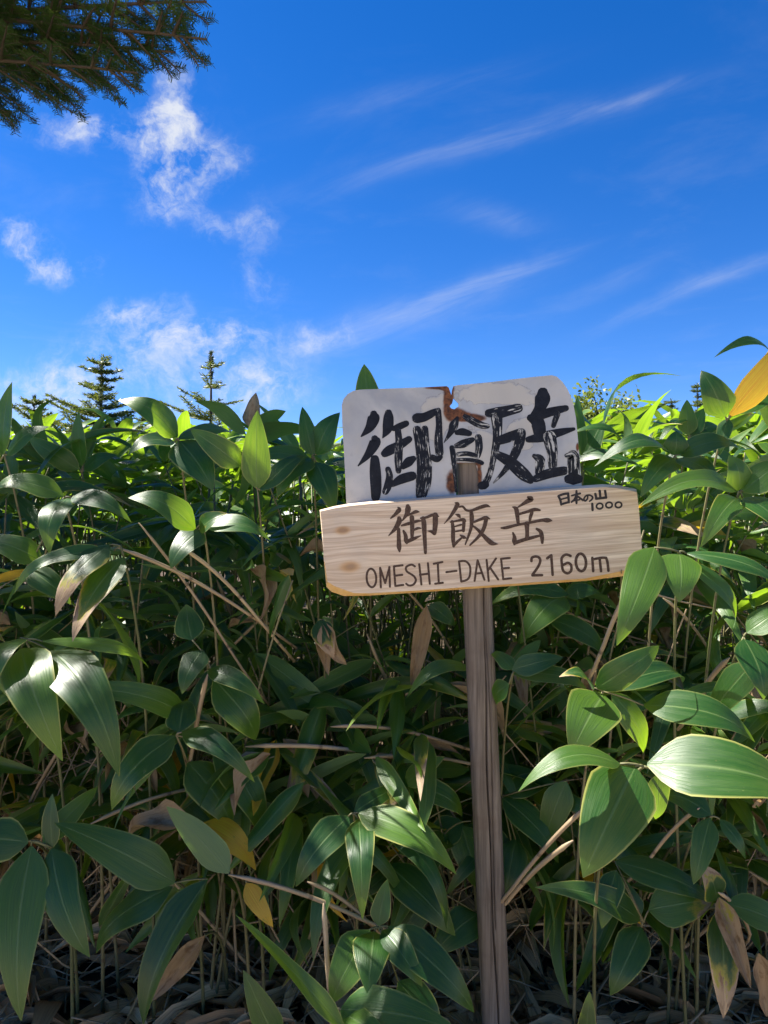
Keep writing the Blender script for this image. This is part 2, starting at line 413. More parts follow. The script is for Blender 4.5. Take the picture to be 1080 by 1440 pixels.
BM = Matrix.Translation(BO) @ Matrix.Rotation(-TILT, 4, 'Y')      # board frame: x right along the board, -y to the viewer
BMi = BM.inverted()
def brd(px, py, Y=YB): return BMi @ at(px, py, Y)
for (kx, ky, kr) in ((482, 746, 0.011), (492, 797, 0.015)):
    k = brd(kx, ky); KN.append((k.x, k.z, kr))
M['board'] = board_material()

def prism(outer_px, Y0, depth, FM, bevel=None):
    pass
def make_board():
    th = 0.030
    outline = [(449, 717), (470, 711.5), (490, 708), (520, 705), (600, 699), (700, 692), (800, 684), (850, 680.5), (872, 682), (897, 687.5),
               (900, 715), (904, 770), (906.5, 797), (905.5, 803), (880, 810.5), (824, 817.5), (700, 826), (600, 833), (520, 838.2), (484, 839), (466, 833), (458.5, 826), (455, 790), (452, 750)]
    # front face sits inside the outline: planed edges, a broad wane at the lower right and lower left corners
    front = [(450.5, 719), (471, 714.5), (491, 711.5), (521, 708.5), (600, 702.6), (700, 695.6), (800, 688), (850, 685), (871, 687), (895.5, 692),
             (898.5, 716), (902.5, 770), (904.8, 790), (903, 795.5), (872, 803.5), (823, 813.5), (700, 822.5), (600, 829.5), (520, 834.4), (497, 834), (470, 824), (460.5, 818), (456.5, 790), (453.5, 750)]
    n = len(outline)
    bm = bmesh.new()
    of = [bm.verts.new(brd(*p, YB) + Vector((0, 0.010, 0))) for p in outline]
    fr = [bm.verts.new(brd(*p, YB)) for p in front]
    ob = [bm.verts.new(brd(*p, YB) + Vector((0, th, 0))) for p in outline]
    ff = bm.faces.new(list(reversed(fr)))
    bk = bm.faces.new(ob)
    for i in range(n):
        j = (i + 1) % n
        a = bm.faces.new((fr[i], fr[j], of[j], of[i]))
        b = bm.faces.new((of[i], of[j], ob[j], ob[i]))
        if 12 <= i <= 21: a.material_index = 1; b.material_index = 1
    bmesh.ops.recalc_face_normals(bm, faces=bm.faces)
    me = bpy.data.meshes.new('board'); bm.to_mesh(me); bm.free()
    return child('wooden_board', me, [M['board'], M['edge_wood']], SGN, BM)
BOARD = make_board()
BOARD['label'] = 'pale wooden board with engraved dark lettering'

# --- strokes
def catmull(pts, n=5):
    if len(pts) < 3: 
        a, b = pts[0], pts[-1]
        return [tuple(a[k] + (b[k] - a[k]) * i / n for k in range(3)) for i in range(n + 1)]
    out = []
    for i in range(len(pts) - 1):
        p0 = pts[max(i - 1, 0)]; p1 = pts[i]; p2 = pts[i + 1]; p3 = pts[min(i + 2, len(pts) - 1)]
        for s in range(n):
            t = s / n
            out.append(tuple(0.5 * ((2 * p1[k]) + (-p0[k] + p2[k]) * t + (2 * p0[k] - 5 * p1[k] + 4 * p2[k] - p3[k]) * t * t + (-p0[k] + 3 * p1[k] - 3 * p2[k] + p3[k]) * t ** 3) for k in range(3)))
    out.append(tuple(pts[-1])); return out
def add_stroke(mb, pts, conv, lift, back, wear=0.0, closed=False, caps=True):
    """pts: (x,y,width) in picture units -> thin raised ribbon; conv maps (x,y) to board/plate coordinates (x,z)"""
    if closed: sm = pts
    else: sm = catmull(pts)
    if not closed and caps:      # rounded ends
        def ext(a, b):
            dx, dy = a[0] - b[0], a[1] - b[1]; l = math.hypot(dx, dy) or 1; r = a[2] * 0.5
            return [(a[0] + dx / l * r * k, a[1] + dy / l * r * k, a[2] * s) for k, s in ((0.92, 0.38), (0.6, 0.78))]
        sm = ext(sm[0], sm[1]) + sm + list(reversed(ext(sm[-1], sm[-2])))
    base = len(mb.v); k = len(sm); L = 0
    for i, (px, py, wd) in enumerate(sm):
        a = sm[(i - 1) % k if closed else max(i - 1, 0)]; b = sm[(i + 1) % k if closed else min(i + 1, k - 1)]
        dx, dy = b[0] - a[0], b[1] - a[1]; l = math.hypot(dx, dy) or 1
        nx, ny = -dy / l * max(wd, 1) * 0.5, dx / l * max(wd, 1) * 0.5
        for sgn in (-1, 1):
            X, Z = conv(px + nx * sgn, py + ny * sgn)
            mb.v.append(Vector((X, -lift, Z))); mb.v.append(Vector((X, back, Z)))
    for i in range(k if closed else k - 1):
        j = (i + 1) % k
        A, B = base + i * 4, base + j * 4
        sl = math.hypot(sm[j][0] - sm[i][0], sm[j][1] - sm[i][1])
        mb.face((A, A + 2, B + 2, B), [(0, L), (1, L), (1, L + sl), (0, L + sl)])
        mb.face((A + 1, A, B, B + 1), [(0, L), (0, L), (0, L + sl), (0, L + sl)])
        mb.face((A + 2, A + 3, B + 3, B + 2), [(1, L), (1, L), (1, L + sl), (1, L + sl)])
        L += sl
    mb.a += [wear] * (len(mb.v) - base)
def ring(cx, cy, rx, ry, wd, rot=0, n=28):
    c, s = math.cos(R(rot)), math.sin(R(rot)); o = []
    for i in range(n):
        t = 2 * math.pi * i / n; x, y = rx * math.cos(t), ry * math.sin(t)
        o.append((cx + x * c - y * s, cy + x * s + y * c, wd))
    return o
def glyph(name, strokes, ox, oy, sc, parent, FMat, FMi, Y, mat, wd=None, step=0.00005, lift=0.0003, back=0.0008, wear=None):
    mb = MB()
    for i, st in enumerate(strokes):
        closed = False; pts = st
        if isinstance(st, tuple) and st[0] == 'ring': pts = ring(*st[1:]); closed = True
        pts = [(p[0] / sc, p[1] / sc, (p[2] if len(p) > 2 else wd) / sc) for p in pts]
        def conv(a, b):
            q = FMi @ at(ox + a, oy + b, Y); return q.x, q.z
        add_stroke(mb, pts, conv, lift + step * i, back, wear[i] if wear else 0.0, closed)
    me = mb.mesh(name, False)
    bm = bmesh.new(); bm.from_mesh(me); bmesh.ops.recalc_face_normals(bm, faces=bm.faces); bm.to_mesh(me); bm.free()
    return child(name, me, mat, parent, FMat)

B_GO = [[(235,160,20),(255,200,80),(200,270,60),(115,345,28)], [(255,345,70),(255,400,90),(190,520,70),(80,638,18)],
        [(245,530,60),(250,700,68),(255,830,80),(262,905,30)], [(400,140,70),(405,190,100),(380,280,70),(310,385,25)],
        [(390,300,35),(480,260,45),(540,235,60),(595,240,15)], [(300,470,35),(400,440,55),(560,395,48),(620,390,25)],
        [(470,330,80),(475,450,75),(475,600,65),(470,690,45)], [(505,545,35),(570,515,45),(625,515,20)],
        [(330,560,40),(365,640,65),(370,720,70),(385,765,40)], [(375,745,60),(480,700,65),(620,640,18)],
        [(660,345,70),(675,450,85),(685,650,68),(695,850,58),(700,930,50)], [(620,345,30),(720,330,45),(830,290,50),(920,315,25)],
        [(865,290,90),(865,450,88),(850,600,70)], [(740,560,15),(800,570,50),(850,600,60)]]
B_HAN = [[(240,205,20),(280,230,75),(230,330,65),(150,450,45),(55,558,12)], [(310,275,35),(370,270,40),(430,330,40),(520,335,45),(640,290,60),(760,255,60),(825,270,20)],
         [(250,400,20),(300,420,60),(325,460,20)], [(190,520,50),(205,650,65),(205,800,70),(215,940,45)], [(165,530,30),(290,505,40),(380,490,60),(415,515,30)],
         [(390,500,60),(385,600,55),(380,680,50)], [(235,605,25),(340,575,35)], [(235,690,30),(390,665,35)], [(220,920,50),(290,850,45),(360,790,30)],
         [(325,750,20),(380,785,60),(420,800,30)], [(510,355,60),(520,450,75),(510,620,55),(460,780,40),(410,910,22)],
         [(560,530,40),(680,480,50),(760,455,60),(820,475,25)], [(765,470,70),(730,620,65),(650,760,55),(490,920,28)],
         [(530,590,30),(600,640,45),(700,740,60),(800,840,80),(870,890,75),(960,900,10)]]
B_DAKE = [[(570,110,40),(620,140,95),(540,190,70),(400,280,25)], [(310,275,20),(370,310,75),(390,430,70),(405,560,50)],
          [(420,395,45),(560,355,50),(680,320,65),(770,330,35)], [(635,370,60),(610,450,55),(600,510,40)],
          [(115,630,25),(200,625,55),(400,575,45),(600,540,45),(800,500,55),(900,500,80),(965,505,30)], [(550,560,90),(555,680,65),(555,790,70)],
          [(315,710,30),(340,780,60),(340,850,80),(340,905,40)], [(350,880,65),(500,830,60),(650,790,55),(780,755,40)], [(715,645,40),(780,690,65),(805,780,70),(810,880,45)]]
def onboard(name, st, ox, oy, sc, mat='engrave', wd=None):
    glyph(name, st, ox, oy, sc, BOARD, BM, BMi, YB, M[mat], wd)
onboard('kanji_character', B_GO, 540, 700, 12); onboard('kanji_character', B_HAN, 620, 690, 12); onboard('kanji_character', B_DAKE, 695, 690, 12)
SM = 9.818
onboard('handwritten_character', [[(100,275,30),(125,320,34),(140,390,30)], [(100,270,30),(170,245,34),(235,235,34)], [(235,240,34),(240,300,34),(245,360,30)], [(140,315,24),(235,290,24)], [(140,385,32),(240,355,32)]], 775, 670, SM, 'ink')
onboard('handwritten_character', [[(285,265,26),(400,235,30)], [(350,200,30),(350,290,34),(350,370,30)], [(345,265,28),(320,320,30),(280,355,24)], [(360,270,26),(400,300,30),(440,330,28)], [(315,335,22),(390,322,22)]], 775, 670, SM, 'ink')
onboard('handwritten_character', [[(505,272,24),(500,310,24),(470,338,26),(453,310,24),(480,268,24),(530,258,26),(572,285,26),(560,320,24),(530,342,22)]], 775, 670, SM, 'ink')
onboard('handwritten_character', [[(610,240,34),(625,305,34)], [(620,308,34),(690,300,34),(760,290,36)], [(670,200,36),(680,290,32)], [(745,200,34),(760,295,32)]], 775, 670, SM, 'ink')
onboard('handwritten_digit', [[(568,378,34),(572,465,34)]], 775, 670, SM, 'ink')
for cx, cy in ((670, 410), (800, 395), (930, 393)): onboard('handwritten_digit', [('ring', cx, cy, 44, 38, 26, -12)], 775, 670, SM, 'ink')
L5 = 4.909
latin = [[('ring', 85, 210, 33, 64, 15, -4)], [[(150,275),(145,140)], [(145,140),(180,245)], [(180,245),(210,135)], [(208,135),(213,270)]],
         [[(240,130),(250,265)], [(240,130),(300,122)], [(245,195),(298,188)], [(250,265),(305,258)]],
         [[(385,130),(360,118),(325,135),(330,165),(375,195),(392,225),(375,255),(345,262),(325,250)]],
         [[(415,115),(430,255)], [(475,108),(488,250)], [(420,188),(480,180)]], [[(543,105),(550,248)], [(515,112),(575,100)], [(525,250),(578,243)]],
         [[(602,170),(672,161)]], [[(690,95),(705,235)], [(690,95),(735,95),(765,130),(765,190),(745,222),(705,235)]],
         [[(797,230),(818,88)], [(818,88),(865,222)], [(805,180),(850,175)]], [[(880,85),(895,230)], [(945,75),(888,160)], [(905,140),(960,220)]],
         [[(980,78),(995,218)], [(980,78),(1040,72)], [(985,145),(1035,140)], [(995,218),(1050,212)]]]
for st in latin: onboard('engraved_letter', st, 505, 770, L5, wd=15)
for st in [[[(95,185),(100,150),(140,135),(180,150),(190,190),(165,250),(105,335)], [(105,340),(210,338)]], [[(265,155),(310,122)], [(310,122),(325,335)]],
           [[(520,130),(470,115),(425,150),(425,220),(440,290),(485,318),(525,290),(525,230),(490,205),(445,225)]], [('ring', 632, 200, 55, 95, 31, -4)],
           [[(755,150),(765,295)], [(755,168),(850,150),(905,150)], [(835,160),(850,295)], [(905,150),(920,200),(930,290)]]]:
    onboard('engraved_digit', st, 735, 765, 7.714, wd=29)

# --- the old plate behind the board
YP = YB + 0.031
PO = at(650, 620, YP); PM = Matrix.Translation(PO); PMi = PM.inverted()
def plc(px, py):
    q = PMi @ at(px, py, YP); return q.x, q.z
def plate_material():
    m, q = new_mat('peeling_white_plate'); p = q.node('ShaderNodeTexCoord').outputs['Object']
    n = q.noise(p, 22, 5, 0.62); n2 = q.noise(p, 90, 4, 0.6); nl = q.noise(p, 6, 4, 0.55, 0.6)
    col = q.mix(q.mr(nl, 0.35, 0.65), (0.30, 0.315, 0.335), (0.47, 0.465, 0.445))
    col = q.mix(q.m('MULTIPLY', q.mr(n, 0.45, 0.7), 0.4), col, (0.44, 0.41, 0.35))
    col = q.mix(q.m('MULTIPLY', q.mr(n2, 0.55, 0.75), 0.4), col, (0.30, 0.30, 0.31))
    def near(px, py, rx, rz, power=1.0):
        X, Z = plc(px, py)
        dd = q.v('LENGTH', q.v('MULTIPLY', q.v('SUBTRACT', p, (X, 0, Z)), (1 / rx, 0, 1 / rz)))
        return q.m('EXPONENT', q.m('MULTIPLY', q.m('MULTIPLY', dd, dd), -1.0))
    peel = q.m('ADD', near(700, 555, 0.085, 0.024), near(612, 590, 0.035, 0.05)); peel = q.m('ADD', peel, near(672, 640, 0.04, 0.06))
    peel = q.m('ADD', peel, near(735, 610, 0.03, 0.04))
    pm_ = q.mr(q.m('ADD', peel, q.m('MULTIPLY', q.m('SUBTRACT', n, 0.5), 1.2)), 0.42, 0.52)
    col = q.mix(q.m('MULTIPLY', pm_, 0.6), col, (0.50, 0.46, 0.38))
    edge = q.mr(q.m('ABSOLUTE', q.m('SUBTRACT', q.m('ADD', peel, q.m('MULTIPLY', q.m('SUBTRACT', n, 0.5), 1.2)), 0.43)), 0.0, 0.022, 1, 0)
    col = q.mix(q.m('MULTIPLY', edge, 0.55), col, (0.20, 0.18, 0.15))
    rust = q.m('ADD', near(631, 562, 0.013, 0.045), near(645, 582, 0.022, 0.016)); rust = q.m('ADD', rust, near(636, 680, 0.014, 0.030))
    rust = q.m('ADD', rust, near(668, 588, 0.030, 0.009)); rust = q.m('ADD', rust, q.m('MULTIPLY', near(674, 668, 0.008, 0.032), 0.9))
    rust = q.m('ADD', rust, q.m('MULTIPLY', near(655, 652, 0.03, 0.004), 0.8)); rust = q.m('ADD', rust, q.m('MULTIPLY', near(614, 545, 0.03, 0.006), 0.9))
    rust = q.m('ADD', rust, q.m('MULTIPLY', near(812, 628, 0.004, 0.012), 0.8))
    rm = q.mr(q.m('ADD', rust, q.m('MULTIPLY', q.m('SUBTRACT', n, 0.5), 0.9)), 0.36, 0.72)
    rc = q.mix(q.mr(n2, 0.35, 0.65), (0.06, 0.026, 0.016), (0.19, 0.072, 0.03))
    col = q.mix(rm, col, rc)
    sp = q.mr(q.noise(p, 160, 3, 0.6), 0.66, 0.74)
    dirt = q.m('MULTIPLY', q.m('ADD', near(612, 675, 0.05, 0.025), 0.12), sp)
    col = q.mix(q.m('MULTIPLY', dirt, 0.9), col, (0.10, 0.09, 0.08))
    finish(q, principled(q, col, q.m('ADD', 0.5, q.m('MULTIPLY', rm, 0.35)), 0.35, q.bump(q.m('ADD', q.m('MULTIPLY', n2, 0.4), q.m('ADD', rm, pm_)), 0.35, 0.002))); return m
M['plate'] = plate_material()
M['plate_edge'] = simple_noise('rusty_plate_edge', (0.06, 0.045, 0.045), (0.16, 0.10, 0.08), 60)
def make_plate():
    outer = [(487.5, 718), (484, 640), (481.5, 600), (480.5, 570), (483, 561), (489, 554), (497, 549.5), (505, 548), (550, 546.3), (600, 544.4), (628, 543), (631, 545),
             (633, 550.5), (634.8, 556), (635.6, 549), (637.5, 543), (645, 541.5), (690, 537.3), (719, 533.6), (750, 530), (776, 527.6), (783, 529.5), (791, 537), (798, 547), (803, 558),
             (806.5, 570), (810, 588), (813, 620), (816, 655), (820, 712)]
    hole = [(641.5, 652), (655, 651), (669, 651.5), (672, 665), (673.5, 690), (674, 702), (642, 703), (641, 690)]
    chip = [(637.5, 560), (640, 562.5), (644.5, 567), (645, 571), (639, 575.5), (634, 574), (632.5, 571), (636, 567)]
    bm = bmesh.new(); edges = []
    for loop in (outer, hole, chip):
        vs = [bm.verts.new((plc(*p)[0], 0, plc(*p)[1])) for p in loop]
        edges += [bm.edges.new((vs[i], vs[(i + 1) % len(vs)])) for i in range(len(vs))]
    bmesh.ops.triangle_fill(bm, use_beauty=True, use_dissolve=False, edges=edges)
    res = bmesh.ops.extrude_face_region(bm, geom=bm.faces[:])
    for v in res['geom']:
        if isinstance(v, bmesh.types.BMVert): v.co.y += 0.0035
    bmesh.ops.recalc_face_normals(bm, faces=bm.faces)
    bm.normal_update()
    for f in bm.faces:
        if abs(f.normal.y) < 0.5: f.material_index = 1
    me = bpy.data.meshes.new('plate'); bm.to_mesh(me); bm.free()
    o = child('white_plate', me, [M['plate'], M['plate_edge']], SGN, PM)
    o['label'] = 'old white painted plate with rust and brushed black characters'
    return o
PLATE = make_plate()
def paint_material():
    m, q = new_mat('worn_black_paint')
    u, v, _ = q.sep(q.node('ShaderNodeUVMap').outputs[0]); p = q.node('ShaderNodeTexCoord').outputs['Object']
    wr = q.node('ShaderNodeAttribute', dict(attribute_name='rnd')).outputs['Fac']
    st = q.noise(q.xyz(q.m('MULTIPLY', u, 7.0), q.m('MULTIPLY', v, 0.05), q.m('MULTIPLY', wr, 9.0)), 1.0, 3, 0.6, 0.4)
    pt = q.noise(p, 55, 4, 0.65)
    mask = q.m('ADD', q.m('MULTIPLY', st, 0.7), q.m('MULTIPLY', pt, 0.3))
    mk = q.m('MULTIPLY', q.mr(q.m('ADD', mask, q.m('MULTIPLY', wr, 0.12)), 0.625, 0.695), q.mr(wr, 0.0, 0.1, 0.65, 1.0))
    col = q.mix(q.mr(pt, 0.3, 0.7), (0.005, 0.006, 0.010), (0.012, 0.014, 0.020))
    col = q.mix(mk, col, q.mix(pt, (0.36, 0.36, 0.34), (0.58, 0.56, 0.50)))
    finish(q, principled(q, col, q.mr(mk, 0, 1, 0.45, 0.6), 0.18, q.bump(st, 0.4, 0.002))); return m
M['paint'] = paint_material()
def onplate(st, ox, oy, sc):
    wear = [s[1] if isinstance(s, tuple) else 0.0 for s in st]; st = [s[0] if isinstance(s, tuple) else s for s in st]
    glyph('brushed_character', st, ox, oy, sc, PLATE, PM, PMi, YP, M['paint'], None, 0.00006, 0.0003, 0.001, wear)
onplate([[(240,150,70),(240,190,115),(200,280,85),(122,362,15)], [(250,385,70),(252,420,108),(190,530,75),(92,642,12)], [(250,580,85),(255,700,108),(262,850,105),(258,940,85)],
         [(380,140,70),(380,190,98),(370,290,95),(326,376,12)], [(430,290,50),(480,270,65),(548,240,60)], [(345,525,75),(390,495,95),(480,450,85),(575,390,65)],
         ([(470,310,60),(480,420,70),(475,560,78),(475,690,56)], .5), [(520,650,55),(570,605,90),(615,575,60)], ([(375,675,55),(390,740,66),(375,830,76),(352,885,66)], .35), [(420,820,50),(500,770,90),(605,738,88)],
         ([(650,300,80),(675,450,84),(690,650,80),(680,800,80),(672,925,66)], .55), ([(725,290,64),(738,450,65),(760,650,65),(750,800,72),(722,915,58)], .75),
         [(650,190,96),(720,180,84),(800,140,70),(855,110,40)], ([(850,120,60),(860,250,60),(855,400,80),(865,520,80)], .6), ([(795,560,55),(840,580,60),(878,560,40)], .3)], 490, 560, 6.75)
onplate([([(280,445,40),(240,530,108),(200,620,70),(122,740,10)], .35), ([(370,430,60),(440,470,84),(560,530,86),(640,545,60)], .7), [(275,622,60),(340,612,90),(425,632,66)],
         ([(265,780,60),(350,755,100),(460,705,60)], .3), ([(215,800,60),(235,920,66),(250,1100,46),(265,1320,32)], .5), ([(530,680,86),(540,800,88),(520,895,76)], .7),
         ([(290,880,56),(400,872,56),(500,895,56)], .6), ([(275,945,36),(400,945,44),(520,960,50),(575,985,50)], .6)], 610, 535, 8.47)
onplate([([(310,330,66),(370,330,90),(450,312,80),(535,292,70)], .35), ([(370,370,88),(375,480,70),(360,600,58),(320,780,45),(275,880,60)], .8), ([(380,540,66),(470,510,78),(555,475,66)], .2),
         ([(555,480,76),(530,590,76),(450,740,48),(345,860,10)], .6), ([(375,645,60),(470,700,88),(570,790,96),(625,835,66)], .3), [(255,880,64),(285,872,58)]], 630, 520, 5.4)
onplate([[(720,175,84),(718,220,118),(690,300,80),(625,368,36)], [(625,365,56),(680,400,105),(700,505,90)], [(670,358,68),(780,320,68),(895,292,48)], ([(830,335,48),(800,425,38)], .3),
         [(610,530,48),(720,510,76),(850,475,60),(955,450,26)], ([(770,515,105),(790,620,84),(795,735,66)], .95), ([(655,655,36),(700,690,78),(690,785,58)], .85), ([(665,828,56),(760,790,74),(885,766,66)], .2),
         ([(905,650,46),(950,655,86),(950,790,96)], .95), [(915,830,70),(950,826,98),(990,830,70)]], 630, 520, 5.4)

# --- post
def make_post():
    y0 = YP + 0.0045; cy = y0 + 0.031
    top = at(657, 600, cy); bot = at(702, 1560, cy)
    bot = Vector((bot.x, cy, SGN.location.z - 0.25))
    t2 = at(671, 835, cy); b2 = at(697, 1420, cy); dirv = (t2 - b2) / (t2.z - b2.z)
    top = b2 + dirv * (at(657, 600, cy).z - b2.z); bot = b2 + dirv * (bot.z - b2.z)
    nr, ns = 150, 160; mb = MB()
    for i in range(nr):
        t = i / (nr - 1); c = bot.lerp(top, t)
        r = 0.0285 + 0.002 * t
        ca = R(-105) + 0.75 * t + 0.10 * math.sin(t * 9) + 0.05 * math.sin(t * 31)      # crack angle drifts
        ca2 = R(-88) + 0.5 * t + 0.08 * math.sin(t * 13)
        for j in range(ns):
            th = 2 * math.pi * j / ns
            cs, sn = math.cos(th), math.sin(th)
            e = (abs(cs) ** 3.2 + abs(sn) ** 3.2) ** (-1 / 3.2)
            rr = r * e * (1 + 0.018 * mnoise.noise(Vector((cs * 3, sn * 3, t * 8))))
            dd = abs((th - (ca % (2 * math.pi)) + math.pi) % (2 * math.pi) - math.pi)
            if 0.1 < t < 0.99 and dd < 0.075: rr -= 0.016 * (1 - dd / 0.075) * min(1, (t - .1) * 5)
            dd = abs((th - (ca2 % (2 * math.pi)) + math.pi) % (2 * math.pi) - math.pi)
            if 0.35 < t < 0.8 and dd < 0.06: rr -= 0.010 * (1 - dd / 0.06)
            mb.v.append(c + Vector((cs * rr, sn * rr, 0)))
    for i in range(nr - 1):
        for j in range(ns):
            j2 = (j + 1) % ns
            mb.face((i * ns + j, i * ns + j2, (i + 1) * ns + j2, (i + 1) * ns + j))
    mb.face(tuple((nr - 1) * ns + j for j in range(ns)))
    me = mb.mesh('post', True, SGN.location)
    o = link('post', me, M['post'], SGN)
    o['label'] = 'cracked grey brown wooden post'
make_post()

# ------------------------------------------------------------------ bamboo leaves
def unit_leaf(seed, bow, fold, wave, nt=13, curl=0.0, width=1.0):
    rr = random.Random(seed); mb = MB(); us = (-1, -0.55, 0, 0.55, 1)
    ph = rr.uniform(0, 6); tw = rr.uniform(-0.35, 0.35); sidebend = rr.uniform(-0.05, 0.05)
    for i in range(nt):
        t = i / (nt - 1)
        te = t
        if te < 0.26: wd = 0.05 + 0.95 * math.sin(te / 0.26 * math.pi / 2) ** 0.9
        else: wd = max(0.0, 1 - 0.80 * ((te - 0.26) / 0.74) ** 1.55 - 0.20 * ((te - 0.26) / 0.74) ** 6)
        wd = max(wd, 0.012) * 0.5
        zc = bow * (4 * t * (1 - t)) * (1 + 0.5 * (t - 0.5)) 
        for u in us:
            yv = u * wd
            zz = fold * abs(u) * wd + wave * math.sin(t * 9 + ph + u * 1.3) * abs(u) * wd * 0.6
            zz -= curl * (u * u) * wd
            a = tw * t
            mb.v.append(Vector((t - abs(u) * 0.0, sidebend * 4 * t * (1 - t) + yv * math.cos(a), zc + (zz + yv * math.sin(a)) * 0.26)))
    for i in range(nt - 1):
        for j in range(4):
            a = i * 5 + j
            q = [((us[jj] + 1) / 2, ii / (nt - 1)) for ii, jj in ((i, j), (i + 1, j), (i + 1, j + 1), (i, j + 1))]
            mb.face((a, a + 5, a + 6, a + 1), q)
    return mb
LEAF_V = [(0.04, 0.25, 0.15, 0.1), (0.10, 0.30, 0.2, 0.2), (0.16, 0.2, 0.3, 0.3), (0.22, 0.35, 0.2, 0.2), (0.30, 0.25, 0.25, 0.3), (-0.06, 0.4, 0.3, 0.1), (0.13, 0.5, 0.1, 0.0), (0.08, 0.1, 0.4, 0.5)]
LEAVES = {}
for mk in ('leaf', 'worn', 'yellow', 'golden', 'dry', 'half'):
    LEAVES[mk] = []
    for i, (b, f, wv, cu) in enumerate(LEAF_V):
        if mk == 'dry': f, wv, cu = f + 1.0, wv + 0.8, -0.4
        me = unit_leaf(i + 1, b, f, wv, 13, cu).mesh('leaf_' + mk); me.materials.append(M[mk]); LEAVES[mk].append(me)

def leaf_matrix(B, T, W, nvec, roll=0.0):
    ch = T - B; L = ch.length; c = ch / L
    n = nvec - c * nvec.dot(c)
    if n.length < 1e-3: n = Vector((0, -1, 0)) - c * -c.y
    n.normalize()
    if roll: n = Matrix.Rotation(roll, 3, c) @ n
    s = n.cross(c)
    m = Matrix.Identity(4)
    for k in range(3):
        m[k][0] = c[k] * L; m[k][1] = s[k] * W; m[k][2] = n[k] * L; m[k][3] = B[k]
    return m
def bez(p0, p1, p2, n=9):
    return [p0 * (1 - t) ** 2 + p1 * 2 * t * (1 - t) + p2 * t * t for t in [i / (n - 1) for i in range(n)]]

NLEAF = [0]
def build_plant(root, stems, leaves, label, group=None, culm_mat='culm', name='dwarf_bamboo'):
    """stems: lists of (points, r0, r1); leaves: (matrix, material, variant)"""
    e = empty(name, root, label, 'bamboo', group)
    mb = MB()
    for pts, r0, r1 in stems:
        k = len(pts); mb.tube(pts, [r0 + (r1 - r0) * i / (k - 1) for i in range(k)], 5)
    link('culm', mb.mesh('culm', True, root), M[culm_mat], e)
    Ti = Matrix.Translation(-root)
    for (m4, mk, var) in leaves:
        o = bpy.data.objects.new('leaf', LEAVES[mk][var]); COL.objects.link(o); o.parent = e
        o.matrix_basis = Ti @ m4; NLEAF[0] += 1
    return e

# hero plants: node pixel + depth; leaves (base, tip, visible width, tip depth offset, variant, material, roll deg)
UPC = Vector((0, -0.72, 0.70))
def hero(label, node, Y, leaves, rootdx=0.0, rootdy=0.22, nv=None, stem=True, group=None):
    N = at(*node, Y)
    root = Vector((N.x + rootdx, Y + rootdy, 0)); root.z = gz(root.x, root.y) - 0.01
    stems = []
    mid = Vector((root.x * 0.6 + N.x * 0.4, root.y, N.z * 0.75 + root.z * 0.25))
    stems.append((bez(root, mid, N, 12), 0.0042, 0.0022))
    ls = []
    for lf in leaves:
        b, t, wp = lf[0], lf[1], lf[2]
        dy = lf[3] if len(lf) > 3 else -0.05; var = lf[4] if len(lf) > 4 else 1; mk = lf[5] if len(lf) > 5 else 'leaf'
        roll = lf[6] if len(lf) > 6 else 0; bdy = lf[7] if len(lf) > 7 else 0.0
        B = at(*b, Y + bdy); T = at(*t, Y + dy)
        if (B - N).length > 0.006: stems.append((bez(N, (N + B) / 2 + Vector((0, 0, 0.004)), B, 4), 0.002, 0.0016))
        ls.append((leaf_matrix(B, T, wp * Y / F * 0.96, nv or UPC, R(roll)), mk, var))
    return build_plant(root, stems, ls, label, group)

hero('dwarf bamboo with a long drooping leaf hanging beside a shorter one over the litter', (45, 1183), 1.42,
     [((44, 1190), (30, 1436), 74, -0.12, 1), ((72, 1194), (126, 1346), 58, -0.08, 2, 'leaf', 10), ((40, 1184), (-70, 1178), 60, 0.0, 2, 'leaf', -15), ((74, 1192), (74, 1116), 32, 0.02, 0, 'leaf', -20),
      ((60, 1186), (138, 1106), 34, 0.10, 0, 'leaf', 30)])
hero('dwarf bamboo with one long leaf reaching flat leftwards above a folded hanging leaf', (248, 1241), 1.42,
     [((246, 1241), (76, 1157), 62, -0.05, 1, 'leaf', -10), ((243, 1246), (135, 1341), 58, 0.02, 2, 'leaf', 15), ((140, 1304), (190, 1213), 24, 0.05, 0, 'leaf', 40, 0.03), ((292, 1236), (202, 1442), 56, -0.08, 6, 'leaf', 20)])
hero('dwarf bamboo with a pair of broad arching leaves drooping side by side', (36, 899), 1.36,
     [((30, 912), (88, 1070), 72, -0.10, 4), ((70, 915), (168, 1092), 72, -0.10, 4, 'leaf', -12), ((28, 898), (-12, 992), 60, -0.1, 4, 'leaf', 10), ((60, 902), (210, 940), 26, 0.15, 2)])
hero('dwarf bamboo cluster of leaves fanning either way from a thin upright stalk', (248, 1034), 1.5,
     [((246, 1035), (157, 1139), 54, -0.06, 3), ((256, 1030), (358, 1100), 36, -0.05, 4), ((264, 1072), (326, 1164), 62, 0.05, 2, 'leaf', -15, 0.05), ((300, 1050), (366, 1180), 60, 0.10, 3, 'leaf', -20, 0.08), ((252, 1030), (262, 985), 46, 0.08, 2)])
hero('dwarf bamboo with short hanging leaves round a snapped pale stalk', (290, 925), 1.55,
     [((284, 914), (256, 976), 40, -0.05, 2), ((292, 942), (372, 990), 34, -0.03, 3), ((300, 955), (360, 1040), 60, 0.05, 3), ((270, 900), (262, 850), 44, 0.05, 0)], rootdx=0.05)
hero('dwarf bamboo leaf yellowing with a burnt orange margin above the litter', (284, 1156), 1.52,
     [((284, 1158), (360, 1224), 50, -0.04, 3, 'yellow', -15), ((276, 1160), (180, 1180), 40, 0.05, 2, 'dry', 10)])
